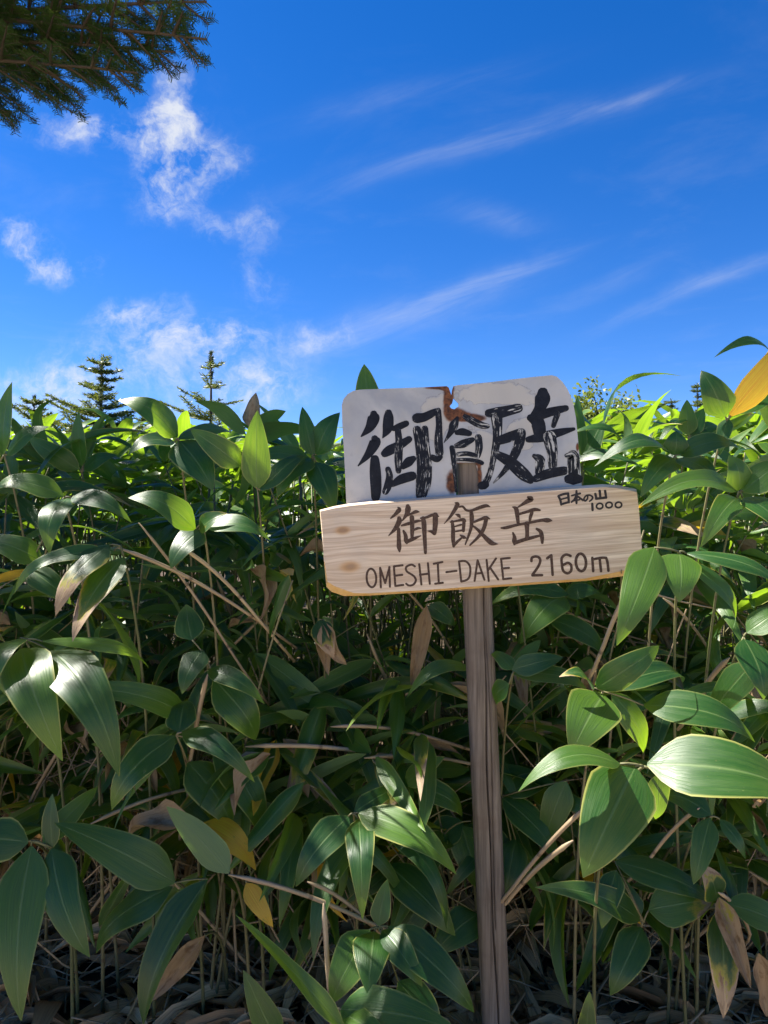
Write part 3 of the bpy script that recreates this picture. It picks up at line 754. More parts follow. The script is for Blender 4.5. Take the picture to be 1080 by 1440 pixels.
hero('dwarf bamboo with two withered brown tipped leaves hanging at the thicket front', (170, 768), 1.4,
     [((154, 766), (78, 866), 44, -0.08, 2, 'half', 0), ((174, 784), (102, 902), 50, -0.1, 1, 'half', 0), ((160, 775), (20, 835), 26, -0.02, 3, 'leaf')])
hero('dwarf bamboo whorl of three leaves spread below the board beside post', (497, 1144), 1.46,
     [((490, 1148), (416, 1247), 48, -0.06, 3), ((504, 1152), (510, 1294), 42, -0.14, 4), ((504, 1144), (642, 1230), 58, -0.06, 3, 'leaf', -8), ((498, 1142), (560, 1108), 30, 0.1, 1)])
hero('dwarf bamboo rosette of sun streaked leaves low at the post foot', (533, 1304), 1.38,
     [((520, 1308), (466, 1412), 58, -0.05, 3), ((526, 1310), (518, 1400), 56, -0.10, 2), ((538, 1308), (594, 1388), 44, -0.07, 3), ((546, 1303), (667, 1424), 56, -0.05, 3), ((532, 1302), (545, 1236), 30, 0.02, 0),
      ((560, 1380), (618, 1470), 60, -0.02, 2, 'leaf', -15)])
hero('low dwarf bamboo leaf lying flat below the sunlit rosette', (476, 1418), 1.30, [((478, 1420), (645, 1450), 66, -0.06, 3), ((480, 1425), (560, 1475), 40, -0.1, 2), ((556, 1446), (552, 1410), 20, 0.0, 0, 'leaf')], rootdy=0.1)
hero('long narrow bright bamboo blade slanting up over the litter', (486, 1450), 1.22, [((486, 1450), (331, 1286), 30, -0.02, 0, 'leaf', 18)], rootdy=0.05)
hero('short bright upright bamboo leaf sprouting from the litter', (392, 1462), 1.22, [((390, 1464), (342, 1364), 42, -0.02, 0, 'leaf', 0)], rootdy=0.05)
hero('dwarf bamboo with brown blotched leaves beside the thin dead canes', (578, 1098), 1.55,
     [((570, 1104), (626, 1064), 34, 0.0, 2, 'worn'), ((572, 1102), (532, 1144), 34, -0.05, 2, 'half'), ((575, 1100), (650, 1150), 40, 0.05, 3)])
hero('dwarf bamboo with one sunlit leaf pointing away from the post', (662, 938), 1.62,
     [((660, 938), (572, 981), 32, -0.06, 4, 'leaf', 10), ((664, 935), (720, 925), 22, 0.0, 3)], rootdx=0.1)
hero('dwarf bamboo with a dull spotted leaf tucked behind the post', (648, 1160), 1.68, [((648, 1160), (672, 1250), 50, -0.02, 2), ((650, 1155), (600, 1200), 44, 0.02, 3)])
hero('dwarf bamboo with dark leaves filling between rosette and post', (545, 1215), 1.60,
     [((545, 1216), (640, 1316), 54, -0.05, 2), ((672, 1284), (610, 1342), 52, -0.03, 2), ((600, 1260), (560, 1330), 46, 0.0, 1), ((560, 1200), (640, 1190), 40, 0.1, 3)])
hero('dwarf bamboo with very broad sunlit leaves spread over the thicket front', (905, 1078), 1.05,
     [((893, 1078), (820, 1234), 98, -0.06, 2, 'leaf', 0), ((872, 1074), (729, 1113), 46, -0.03, 4, 'leaf', 14), ((910, 1075), (1135, 1128), 98, -0.05, 3, 'leaf', 4), ((925, 1088), (922, 1152), 36, 0.02, 1)], rootdx=0.06, rootdy=0.45)
hero('dwarf bamboo crown with a broad pointed leaf and young curled ones', (848, 972), 1.36,
     [((848, 976), (802, 1063), 78, -0.06, 3), ((905, 992), (1062, 1044), 62, -0.04, 3, 'leaf', 0), ((838, 968), (927, 908), 44, 0.0, 4, 'leaf', 25), ((832, 968), (786, 952), 34, -0.03, 4, 'worn', 20), ((860, 975), (905, 1060), 46, 0.03, 2), ((850, 970), (960, 960), 44, 0.1, 3)])
hero('dwarf bamboo sprig with thin bright leaves touching the post', (722, 944), 1.5,
     [((720, 942), (792, 924), 32, 0.0, 3, 'leaf', 25), ((722, 948), (830, 978), 34, 0.02, 3), ((716, 962), (700, 990), 34, 0.05, 3), ((722, 942), (690, 918), 26, 0.05, 2), ((724, 946), (760, 900), 26, 0.08, 0)])
hero('dwarf bamboo with a broad blue green leaf hanging square to the board end', (955, 776), 1.32,
     [((955, 778), (955, 847), 60, -0.05, 2, 'leaf', 0), ((920, 770), (867, 908), 58, -0.08, 2, 'leaf', -6), ((965, 778), (1110, 835), 30, -0.05, 2), ((962, 790), (1030, 885), 36, 0.02, 3)], rootdx=0.1)
hero('dwarf bamboo with a mid green arching leaf just under the board', (795, 838), 1.72,
     [((792, 836), (732, 905), 54, -0.05, 4), ((800, 836), (690, 850), 30, 0.0, 3), ((796, 838), (845, 835), 30, 0.0, 3), ((770, 870), (850, 930), 44, 0.02, 3)])
hero('dwarf bamboo with a cupped leaf hanging at a slender pale stalk', (1046, 896), 1.36, [((1046, 898), (1074, 984), 52, -0.05, 2), ((1050, 890), (1110, 860), 40, 0.0, 3), ((1060, 930), (1000, 1010), 46, 0.08, 2)])
hero('small dwarf bamboo with a narrow dark leaf hanging straight down', (1000, 1148), 1.4,
     [((998, 1150), (975, 1244), 36, -0.03, 1), ((1012, 1152), (1048, 1208), 22, -0.02, 2), ((1000, 1146), (930, 1120), 40, 0.06, 3)])
hero('low dwarf bamboo with blue green leaves and brown edged side leaf', (905, 1296), 1.48,
     [((866, 1224), (846, 1306), 36, -0.04, 1), ((900, 1294), (752, 1248), 40, -0.02, 3), ((912, 1280), (1002, 1266), 56, 0.0, 3, 'half', 10), ((902, 1304), (858, 1400), 50, -0.05, 2), ((865, 1212), (1002, 1270), 44, 0.0, 2, 'leaf', 0, 0.02), ((900, 1290), (870, 1230), 30, 0.03, 0)])
hero('half withered bamboo leaf hanging with a brown lower end', (1012, 1276), 1.42, [((1012, 1278), (1017, 1432), 46, -0.05, 0, 'half', 0), ((1010, 1262), (1056, 1390), 30, -0.08, 5, 'dry', 20), ((1008, 1266), (985, 1215), 44, 0.0, 2, 'half'), ((1020, 1270), (1100, 1320), 50, 0.05, 3)])
hero('dwarf bamboo with dark leaves on the shaded side of the post', (706, 1120), 1.66,
     [((706, 1122), (785, 1214), 46, -0.04, 3), ((796, 1098), (764, 1190), 42, -0.03, 1, 'leaf', 0, -0.05), ((725, 1180), (708, 1270), 44, -0.04, 2), ((710, 1118), (780, 1100), 36, 0.05, 3), ((720, 1190), (640, 1170), 30, 0.06, 3)])
hero('tiny upright bamboo shoot at the bank foot by a fallen cane', (824, 1455), 1.36, [((824, 1456), (829, 1394), 26, 0.0, 0)], rootdy=0.05)
hero('withered straw bamboo leaves hanging tattered left of the post in the dark', (452, 872), 1.66, [((450, 874), (462, 950), 22, 0.0, 5, 'dry', 0), ((456, 874), (488, 935), 26, 0.0, 2, 'dry', 20), ((448, 872), (470, 925), 34, -0.03, 1, 'half', 0)], nv=Vector((0, -1, .3)))
hero('dry speckled bamboo leaf hanging straight down under the board', (600, 850), 1.68, [((600, 852), (578, 968), 26, 0.0, 0, 'dry', 0), ((604, 850), (640, 880), 28, 0.0, 3, 'leaf')], nv=Vector((0, -1, .3)))
hero('crumpled brown bamboo leaf drooping over the litter by the half withered one', (1062, 1350), 1.40, [((1066, 1340), (1078, 1430), 34, 0.0, 5, 'dry', 0)], nv=Vector((0, -1, .3)))
hero('curled dull brown bamboo leaf slanting over the litter', (288, 1316), 1.50, [((288, 1316), (212, 1408), 30, -0.02, 5, 'dry', 0)], nv=Vector((0, -1, .3)))
hero('small olive withering bamboo leaf below the long tan cane', (346, 1240), 1.42, [((346, 1242), (384, 1304), 28, -0.02, 1, 'yellow', 0)])
hero('dwarf bamboo leaf showing its pale blue green underside at the tan cane', (322, 1230), 1.40, [((322, 1228), (234, 1134), 46, -0.02, 0, 'leaf', 180)], nv=Vector((0, -1, 0.2)))
# upper rim
BK = Vector((0.1, 0.55, 0.8))
hero('tall dwarf bamboo with one flat oval leaf standing upright in shade', (362, 688), 1.62, [((362, 688), (362, 577), 44, -0.02, 0, 'leaf', 0), ((340, 655), (268, 604), 40, -0.02, 3, 'leaf', -10, 0.0), ((366, 690), (430, 640), 30, 0.08, 2, 'leaf')], nv=Vector((0, -1, 0.3)))
hero('tall dwarf bamboo with a long leaf arching over against the cloud', (250, 616), 1.66, [((250, 614), (166, 563), 46, -0.05, 4, 'leaf', -15), ((252, 620), (300, 690), 60, -0.04, 2), ((246, 622), (180, 640), 34, -0.05, 3), ((250, 618), (330, 612), 34, 0.1, 2)])
hero('tall bamboo with a bright backlit leaf and a dry orange one', (352, 632), 2.05, [((345, 610), (274, 564), 34, 0.0, 2, 'leaf', 10), ((350, 600), (360, 552), 26, 0.0, 5, 'dry', 0), ((360, 608), (402, 578), 34, 0.0, 2), ((356, 615), (440, 610), 40, 0.0, 2, 'leaf')], nv=BK)
hero('bamboo leaf poking up behind the plate corner', (519, 600), 1.66, [((522, 585), (512, 512), 40, 0.0, 0)], nv=Vector((0, -1, 0.2)), rootdy=0.3)
hero('tall bamboo with upright backlit leaves at the shaded margin of thicket', (6, 640), 1.6, [((4, 640), (17, 537), 40, 0.0, 0), ((10, 640), (70, 600), 34, 0.0, 2), ((0, 650), (-50, 600), 34, 0.0, 2)], nv=Vector((-0.4, -0.8, 0.3)))
hero('bamboo with a single yellow green upright leaf before the fir', (115, 665), 1.9, [((116, 655), (111, 578), 30, 0.0, 0), ((112, 660), (40, 615), 32, 0.0, 2), ((118, 660), (165, 640), 28, 0.0, 2)], nv=Vector((-0.4, -0.8, 0.3)))
hero('tall bamboo raising a golden leaf and green ones into the sky', (1022, 592), 1.55, [((1020, 586), (986, 521), 46, 0.0, 2, 'leaf', -10), ((1026, 586), (1108, 476), 42, 0.03, 4, 'golden', 25), ((1082, 492), (1004, 503), 22, -0.02, 4, 'leaf', 0), ((1032, 582), (1100, 545), 46, 0.06, 2), ((1024, 588), (1012, 640), 22, 0.0, 1)], nv=Vector((-0.3, -0.75, 0.4)), rootdx=-0.04)
hero('bamboo tip with a pale leaf facing out above the canopy', (968, 618), 1.9, [((968, 612), (966, 562), 28, 0.0, 0), ((972, 612), (990, 574), 26, 0.02, 0), ((970, 614), (1010, 600), 24, 0.05, 2)], nv=Vector((-0.3, -0.9, 0.3)))
hero('bamboo with a sunlit leaf upright beside the plate rounded corner', (818, 690), 1.8, [((818, 640), (812, 556), 22, 0.0, 0), ((820, 650), (850, 590), 34, 0.02, 0), ((822, 660), (870, 640), 34, 0.0, 2)], nv=Vector((-0.4, -0.8, 0.3)))
hero('bamboo with long arching leaves over the canopy by the plate', (948, 642), 1.5, [((946, 640), (836, 656), 38, -0.05, 4, 'leaf', 0), ((948, 640), (950, 606), 40, 0.0, 2), ((950, 645), (900, 700), 40, -0.05, 3), ((955, 640), (1040, 630), 50, -0.03, 3), ((952, 645), (1010, 690), 44, -0.06, 3, 'leaf')])
hero('bamboo with wide glossy leaves overlapping above the board end', (1040, 690), 1.42, [((1036, 690), (900, 712), 40, -0.05, 3), ((1040, 690), (1025, 640), 50, 0.0, 2), ((1045, 692), (1110, 650), 50, 0.0, 2), ((1036, 700), (985, 770), 40, -0.06, 3), ((1044, 700), (1100, 760), 50, -0.06, 3)])
hero('bamboo with broad dark leaves beside the board knots', (440, 640), 1.72, [((440, 640), (425, 572), 30, 0.0, 0), ((445, 640), (478, 580), 44, 0.0, 2), ((438, 645), (390, 700), 44, -0.05, 3), ((444, 650), (470, 720), 44, -0.04, 2), ((440, 650), (350, 655), 36, -0.02, 3)])
hero('bamboo with a crumpled white edged leaf over shaded canes', (285, 735), 1.5, [((280, 745), (320, 722), 30, -0.02, 6, 'worn', 20), ((275, 745), (180, 700), 48, -0.03, 3), ((290, 740), (380, 760), 40, 0.0, 3), ((284, 745), (240, 800), 46, -0.04, 2)])
hero('bamboo with glossy leaves drooping level with the board', (90, 700), 1.45, [((95, 700), (70, 780), 46, -0.06, 4), ((90, 698), (-10, 690), 40, 0.0, 3), ((100, 700), (185, 735), 38, -0.02, 3), ((60, 790), (-30, 770), 44, 0.0, 3), ((40, 800), (100, 850), 40, 0.0, 2)])

# ------------------------------------------------------------------ thicket plants
def sign_clear(p):
    q = project(p)
    if q is None: return False
    if 490 < q[0] < 812 and q[1] < 548: return False
    if p.y < 1.70 and (430 < q[0] < 925 and 490 < q[1] < 850): return False
    if p.y < 1.68 and (630 < q[0] < 735 and q[1] >= 830): return False
    return True
LAB = {'low': ('short dwarf bamboo plant drooping at the foot of the thicket', 'low bamboo plants at the thicket foot'),
       'mid': ('shaded dwarf bamboo plant with drooping leaves in the thicket front', 'shaded bamboo plants of the thicket front'),
       'tall': ('tall dwarf bamboo plant whose sunny leaves form the thicket top', 'tall bamboo plants of the thicket top')}
LIT = [at(525, 1345, 1.36), at(510, 1215, 1.40), at(880, 935, 1.36), at(615, 958, 1.58)]
def fill_plant(rx, ry, H, kind, rng):
    root = Vector((rx, ry, gz(rx, ry) - 0.01))
    lean = Vector((rng.uniform(-0.38, 0.38), rng.uniform(-0.24, 0.10), 0)) * (0.5 + 0.5 * H)
    root.x -= lean.x * 0.8
    top = root + Vector((0, 0, H)) + lean
    mid = root + Vector((0, 0, H * 0.6)) + lean * rng.uniform(0.2, 0.6)
    axis = bez(root, mid, top, 11)
    stems = [(axis, rng.uniform(0.003, 0.0046), 0.0020)]; leaves = []
    def whorl(P, n, scale, front):
        a0 = rng.uniform(0, 6.28)
        for k in range(n):
            az = a0 + k * 2.4 + rng.uniform(-0.4, 0.4)
            dv = Vector((math.cos(az), math.sin(az), 0))
            if front and dv.y > 0.45 and rng.random() < 0.7: dv.y = -dv.y
            el = rng.uniform(-0.95, 0.35) if kind != 'tall' else rng.uniform(-0.55, 0.75)
            L = scale * rng.uniform(0.75, 1.15)
            T = P + (dv * math.cos(el) + Vector((0, 0, math.sin(el)))) * L
            B = P + (dv * 0.8 + Vector((0, 0, 0.5))).normalized() * 0.018
            if not (sign_clear(T) and sign_clear((B + T) / 2 + Vector((0, 0, .03))) and sign_clear(B)): continue
            if T.y < 1.0: continue
            if any((X - SUN * X.dot(SUN)).length < 0.11 for q in LIT for X in ((B + T) / 2 - q, T - q)): continue
            x = rng.random()
            mk = 'leaf' if x < 0.80 else 'worn' if x < 0.91 else 'half' if x < 0.95 else 'yellow' if x < 0.965 else 'dry'
            if kind == 'tall' and mk in ('dry', 'half'): mk = 'worn'
            if mk == 'dry': L *= 0.7; T = B + (T - B) * 0.7
            nv = (Vector((0, -0.25, 1)) + Vector((rng.uniform(-.5, .5), rng.uniform(-.5, .5), 0)))
            leaves.append((leaf_matrix(B, T, L * rng.uniform(0.135, 0.205), nv, rng.uniform(-0.7, 0.7)), mk, rng.randrange(8)))
    front = ry < 2.3
    whorl(top, rng.randint(7, 10), rng.uniform(0.20, 0.29), front)
    ns = int(H / 0.36) if kind != 'low' else 0
    for s in range(ns):
        f = rng.uniform(0.40, 0.88); P0 = axis[int(f * 10)]
        az = rng.uniform(0, 6.28); dv = Vector((math.cos(az), -abs(math.sin(az)) if front else math.sin(az), 0))
        P1 = P0 + dv * rng.uniform(0.06, 0.16) + Vector((0, 0, rng.uniform(0.02, 0.12)))
        stems.append((bez(P0, (P0 + P1) / 2 + Vector((0, 0, 0.02)), P1, 5), 0.002, 0.0014))
        whorl(P1, rng.randint(4, 6), rng.uniform(0.17, 0.26), front)
    if not leaves: return
    build_plant(root, stems, leaves, describe(kind, top, leaves, H), LAB[kind][1])
MARKS = [((640, 560), 'behind the rusty plate'), ((700, 760), 'behind the engraved board'), ((690, 930), 'behind the upper post'), ((700, 1250), 'behind the post foot'),
         ((125, 830), 'near the two withered hanging leaves'), ((300, 740), 'near the crumpled white edged leaf'), ((900, 1140), 'behind the very broad leaves'), ((60, 1280), 'behind the longest drooping leaf'),
         ((530, 1330), 'beside the sun streaked rosette'), ((320, 1190), 'near the orange margined leaf'), ((1020, 1350), 'near the half withered hanging leaf'), ((1050, 540), 'below the golden leaf'),
         ((362, 630), 'behind the upright oval leaf'), ((1060, 940), 'near the cupped hanging leaf'), ((500, 1050), 'over the level pale canes'), ((955, 810), 'by the blue green leaf'),
         ((100, 1000), 'behind the paired arching leaves'), ((870, 620), 'under the pale birch'), ((150, 600), 'under the bushy topped fir'), ((480, 680), 'beside the board knots')]
def describe(kind, top, leaves, H):
    q = project(top) or (540, 700)
    rel = min(MARKS, key=lambda k: math.hypot(k[0][0] - q[0], k[0][1] - q[1]))[1]
    mk = [l[1] for l in leaves]
    ft = 'with a dry brown leaf' if 'dry' in mk else 'with a yellow leaf' if 'yellow' in mk else 'with a brown ended leaf' if 'half' in mk else 'with scorched leaf edges' if mk.count('worn') > 2 else 'with sparse leaves' if len(leaves) < 6 else 'with crowded leaves' if len(leaves) > 13 else 'with clean green leaves'
    return {'low': 'short', 'mid': 'shaded', 'tall': 'tall'}[kind] + ' dwarf bamboo ' + ft + ' ' + rel
rng = random.Random(21)
def scatter(n, y0, y1, hfun, kind):
    for i in range(n):
        ry = y0 + (y1 - y0) * (i + rng.random()) / n
        xm = 0.56 * ry + 0.25
        rx = rng.uniform(-xm, xm)
        fill_plant(rx, ry, hfun(ry) + (0.10 * max(0, rx / (0.5 * ry)) if kind == 'tall' else 0), kind, rng)
scatter(34, 1.75, 2.15, lambda y: rng.uniform(0.18, 0.50), 'low')
scatter(122, 1.68, 2.40, lambda y: rng.uniform(0.45, 1.12), 'mid')
scatter(100, 1.95, 3.3, lambda y: rng.uniform(0.98, 1.30) + 0.05 * (y - 2), 'tall')

# the thicket further back: one mass
def far_thicket():
    rg = random.Random(5); mb = MB()
    n = 0
    us = (-1, 0, 1)
    for i in range(18500):
        t = rg.random(); Y = 3.1 + 7.5 * t ** 1.3
        X = rg.uniform(-1, 1) * (0.62 * Y + 0.8)
        gzv = gz(X, Y); hmax = 1.36 + 0.05 * mnoise.noise(Vector((X * 1.1, Y * 1.1, 3))) * 3
        hmax += 0.09 * max(0, X / (0.5 * Y))
        zt = gzv + hmax - abs(rg.gauss(0, 0.22)) + 0.06
        if i >= 11500:      # the thicket runs on either way along the clearing
            Y = rg.uniform(1.8, 4.2); X = rg.choice((-1, 1)) * rg.uniform(0.56 * Y + 0.40, 5.5); zt = gz(X, Y) + rg.uniform(0.15, 1.0) ** 0.6 * 1.42
        az = rg.uniform(0, 6.28); el = rg.uniform(-0.6, 0.7); L = rg.uniform(0.17, 0.28); W = L * rg.uniform(0.2, 0.28)
        B = Vector((X, Y, zt)); dv = Vector((math.cos(az) * math.cos(el), math.sin(az) * math.cos(el), math.sin(el)))
        m4 = leaf_matrix(B, B + dv * L, W, Vector((rg.uniform(-.5, .5), rg.uniform(-.5, .5), 1)), rg.uniform(-.4, .4))
        b0 = len(mb.v); r = rg.random()
        prof = ((0, 0.05), (0.12, 0.75), (0.33, 1.0), (0.62, 0.8), (0.85, 0.4), (1.0, 0.01)); bow = rg.uniform(0, 0.25)
        for (tt, wd) in prof:
            for u in us:
                mb.v.append(m4 @ Vector((tt, u * wd * 0.5, bow * 4 * tt * (1 - tt) + 0.06 * abs(u) * wd))); mb.a.append(r)
        for a in range(5):
            for c in range(2):
                q0 = b0 + a * 3 + c
                mb.face((q0, q0 + 3, q0 + 4, q0 + 1), [(c / 2, prof[a][0]), (c / 2, prof[a + 1][0]), ((c + 1) / 2, prof[a + 1][0]), ((c + 1) / 2, prof[a][0])])
    o = link('bamboo_thicket', mb.mesh('bamboo_thicket'), M['leaf'])
    tag(o, 'sunlit mass of dwarf bamboo foliage stretching back beyond the front plants', 'bamboo', None, 'stuff')
    mb = MB()
    for i in range(1300):
        Y = rg.uniform(2.2, 5.5); X = rg.uniform(-1, 1) * (0.6 * Y + 0.3)
        if i >= 900: Y = rg.uniform(1.9, 4.2); X = rg.choice((-1, 1)) * rg.uniform(0.56 * Y + 0.4, 5.5)
        zg = gz(X, Y)
        P = Vector((X, Y, zg - 0.02)); T = P + Vector((rg.uniform(-.3, .3), rg.uniform(-.2, .2), rg.uniform(0.8, 1.3)))
        b0 = len(mb.v); mb.tube(bez(P, (P + T) / 2 + Vector((rg.uniform(-.06, .06), 0, 0.1)), T, 5), rg.uniform(0.0025, 0.0045), 4); mb.a += [rg.random()] * (len(mb.v) - b0)
    o = link('bamboo_stalks', mb.mesh('bamboo_stalks'), M['culm'])
    tag(o, 'crowded thin bamboo stalks seen in the dark behind the front leaves', 'stalks', None, 'stuff')
far_thicket()

# ------------------------------------------------------------------ dead canes
def cane(a, Ya, b, Yb, wpx, label, group=None, bend=0.02, to_ground=True, mat='cane'):
    A, B = at(*a, Ya), at(*b, Yb)
    r = wpx * Ya / F * 0.5
    md = (A + B) / 2 + Vector((0, 0, bend))
    pts = bez(A, md, B, 8)
    if to_ground:      # the cane runs on, nearly straight, into the thicket
        dv = (B - md).normalized(); E = B + dv * 0.16 + Vector((0, 0.10, -0.03))
        E.z = max(E.z, gz(E.x, E.y)); pts = pts + bez(B, B + dv * 0.08, E, 4)[1:]
    mb = MB(); k = len(pts); mb.tube(pts, [r * (1 - 0.25 * i / k) * (0.25 if i == 0 else 1) for i in range(k)], 6)
    org = pts[-1]
    o = link('dead_cane', mb.mesh('dead_cane', True, org), M[mat]); o.location = org
    tag(o, label, 'cane', group); return o
cane((322, 1230), 1.40, (512, 1294), 1.44, 7, 'straight tan dead cane lying from the pale leaf to the post foot rosette')
cane((432, 1240), 1.42, (514, 1293), 1.45, 6, 'short split tan cane crossing down to the sunlit rosette')
cane((465, 1022), 1.62, (602, 1036), 1.66, 6, 'upper one of the level pale canes in the dark gap before the post')
cane((345, 1050), 1.60, (540, 1062), 1.66, 7, 'longest level pale cane low in the dark gap before the post')
cane((512, 1066), 1.62, (652, 1072), 1.70, 6, 'short pale cane ending at the post in the dark gap')
cane((292, 948), 1.52, (268, 1066), 1.56, 7, 'snapped pale upright stalk among hanging leaves')
cane((125, 1160), 1.50, (276, 1108), 1.60, 6, 'tan cane slanting behind the long flat leaf')
cane((165, 770), 1.46, (332, 852), 1.6, 6, 'thin tan twig slanting down from the withered leaves')
cane((195, 735), 1.48, (322, 912), 1.6, 5, 'long bleached twig slanting from the withered leaves into shade')
cane((258, 772), 1.52, (346, 850), 1.6, 6, 'reddish tan twig under the crumpled leaf')
cane((455, 1270), 1.36, (464, 1408), 1.37, 8, 'split bleached sheath standing upright beside the rosette', None, 0.0)
cane((830, 1130), 1.42, (720, 1250), 1.52, 7, 'tan cane slanting up toward the broad sunlit leaf')
cane((806, 1182), 1.44, (716, 1264), 1.54, 8, 'thick pale broken cane slanting by the post')
cane((984, 1136), 1.40, (915, 1206), 1.5, 6, 'tan cane slanting below the broad sunlit leaf')
cane((1026, 925), 1.46, (976, 992), 1.55, 8, 'pale dead stalk leaning behind the cupped leaf')
cane((890, 820), 1.45, (850, 905), 1.5, 8, 'pale stalk just under the board end')
cane((1010, 1255), 1.38, (1050, 1300), 1.5, 6, 'bleached twig behind the half withered leaf')
rg = random.Random(77)
for i in range(120):
    px = rg.uniform(-20, 1100); py = rg.uniform(800, 1340); Y = rg.uniform(1.62, 2.15)
    if 600 < px < 760: Y = max(Y, 1.72)
    an = rg.uniform(-0.9, 0.9) + (math.pi / 2 if rg.random() < 0.55 else 0); L = rg.uniform(90, 230)
    dx, dy = math.cos(an) * L, abs(math.sin(an)) * L
    b = (px + dx, py + dy)
    Yb = Y + rg.uniform(0.02, 0.2)
    Bp = at(*b, Yb)
    if Bp.z < gz(Bp.x, Bp.y) + 0.03: continue
    cane((px, py), Y, b, Yb, rg.uniform(2.5, 6.0), (('level ' if abs(dx) > 2 * dy else 'upright ' if dy > 2 * abs(dx) else 'slanting ') + ('thin' if i % 2 else 'pale') + ' dead cane ' + min(MARKS, key=lambda k: math.hypot(k[0][0] - px, k[0][1] - py))[1]), 'dead canes tangled in the thicket', rg.uniform(-0.03, 0.04))

# ------------------------------------------------------------------ litter
def litter():
    rg = random.Random(9); mb = MB()
    for i in range(2600):
        Y = rg.uniform(1.25, 3.0); X = rg.uniform(-1, 1) * (0.58 * Y + 0.2)
        B = Vector((X, Y, gz(X, Y) + rg.uniform(0.004, 0.035))); az = rg.uniform(0, 6.28)
        L = rg.uniform(0.07, 0.22); dv = Vector((math.cos(az), math.sin(az), rg.uniform(-0.15, 0.3))).normalized()
        m4 = leaf_matrix(B, B + dv * L, L * rg.uniform(0.16, 0.30), Vector((rg.uniform(-.7, .7), rg.uniform(-.7, .7), 1)), 0)
        b0 = len(mb.v); r = rg.random(); prof = ((0, 0.1), (0.2, 0.9), (0.5, 0.9), (0.8, 0.5), (1.0, 0.02)); bow = rg.uniform(-0.1, 0.2); cu = rg.uniform(0.0, 0.2)
        for (tt, wd) in prof:
            for u in (-1, 0, 1):
                mb.v.append(m4 @ Vector((tt, u * wd * 0.5 * rg.uniform(.85, 1.1), bow * 4 * tt * (1 - tt) + cu * abs(u) * wd))); mb.a.append(r)
        for a in range(4):
            for c in range(2):
                q0 = b0 + a * 3 + c
                mb.face((q0, q0 + 3, q0 + 4, q0 + 1), [(c / 2, prof[a][0]), (c / 2, prof[a + 1][0]), ((c + 1) / 2, prof[a + 1][0]), ((c + 1) / 2, prof[a][0])])
    o = link('leaf_litter', mb.mesh('leaf_litter'), M['litter']); tag(o, 'brown dead bamboo leaves littering the ground under the thicket', 'litter', None, 'stuff')
    mb = MB()
    for i in range(650):
        Y = rg.uniform(1.25, 2.6); X = rg.uniform(-1, 1) * (0.58 * Y + 0.2); az = rg.uniform(0, 6.28); L = rg.uniform(0.08, 0.3)
        P = Vector((X, Y, gz(X, Y) + rg.uniform(0.0, 0.03))); T = P + Vector((math.cos(az) * L, math.sin(az) * L, rg.uniform(0.0, 0.10)))
        mb.tube(bez(P, (P + T) / 2 + Vector((0, 0, rg.uniform(0, .04))), T, 4), rg.uniform(0.0012, 0.0032), 4)
    o = link('twig_litter', mb.mesh('twig_litter'), M['cane']); tag(o, 'loose dry twigs and stalk ends strewn over the dead leaves', 'twigs', None, 'stuff')
def litter_material():
    m, q = new_mat('dead_leaf_litter'); u, v, _ = q.sep(q.node('ShaderNodeUVMap').outputs[0])
    r = q.node('ShaderNodeAttribute', dict(attribute_name='rnd')).outputs['Fac']
    n = q.noise(q.xyz(q.m('MULTIPLY', u, 20), q.m('MULTIPLY', v, 2), q.m('MULTIPLY', r, 40)), 1.0, 4)
    col = q.mix(r, (0.42, 0.235, 0.11), (0.80, 0.555, 0.31)); col = q.mix(q.mr(n, .4, .8), col, (0.20, 0.115, 0.06))
    p = principled(q, col, 0.85, 0.08, q.bump(n, .3, .002))
    t = q.node('ShaderNodeBsdfTranslucent', None, Color=(0.3, 0.18, 0.08)); ms = q.node('ShaderNodeMixShader', None, i0=0.15)
    q.l.new(p, ms.inputs[1]); q.l.new(t.outputs[0], ms.inputs[2]); finish(q, ms.outputs[0]); return m
M['litter'] = litter_material()
litter()

def tangle():
    rg = random.Random(41); mb = MB()
    for i in range(950):
        Y = rg.uniform(1.68, 2.5); X = rg.uniform(-1, 1) * (0.58 * Y + 0.2); zb = gz(X, Y)
        P = Vector((X, Y, zb + 0.55 * rg.random() ** 2.2)); az = rg.uniform(0, 6.28); el = rg.uniform(-0.2, 1.2); L = rg.uniform(0.12, 0.5)
        T = P + Vector((math.cos(az) * math.cos(el), math.sin(az) * math.cos(el) * 0.6, math.sin(el))) * L
        if T.y < 1.64: continue
        mb.tube(bez(P, (P + T) / 2 + Vector((rg.uniform(-.02, .02), 0, rg.uniform(-.02, .02))), T, 4), rg.uniform(0.0009, 0.0026), 4, cap=False)
    o = link('dry_stalk_tangle', mb.mesh('dry_stalk_tangle'), M['cane']); tag(o, 'tangle of fine dry stalks in the dark under the bamboo leaves', 'stalks', None, 'stuff')
tangle()

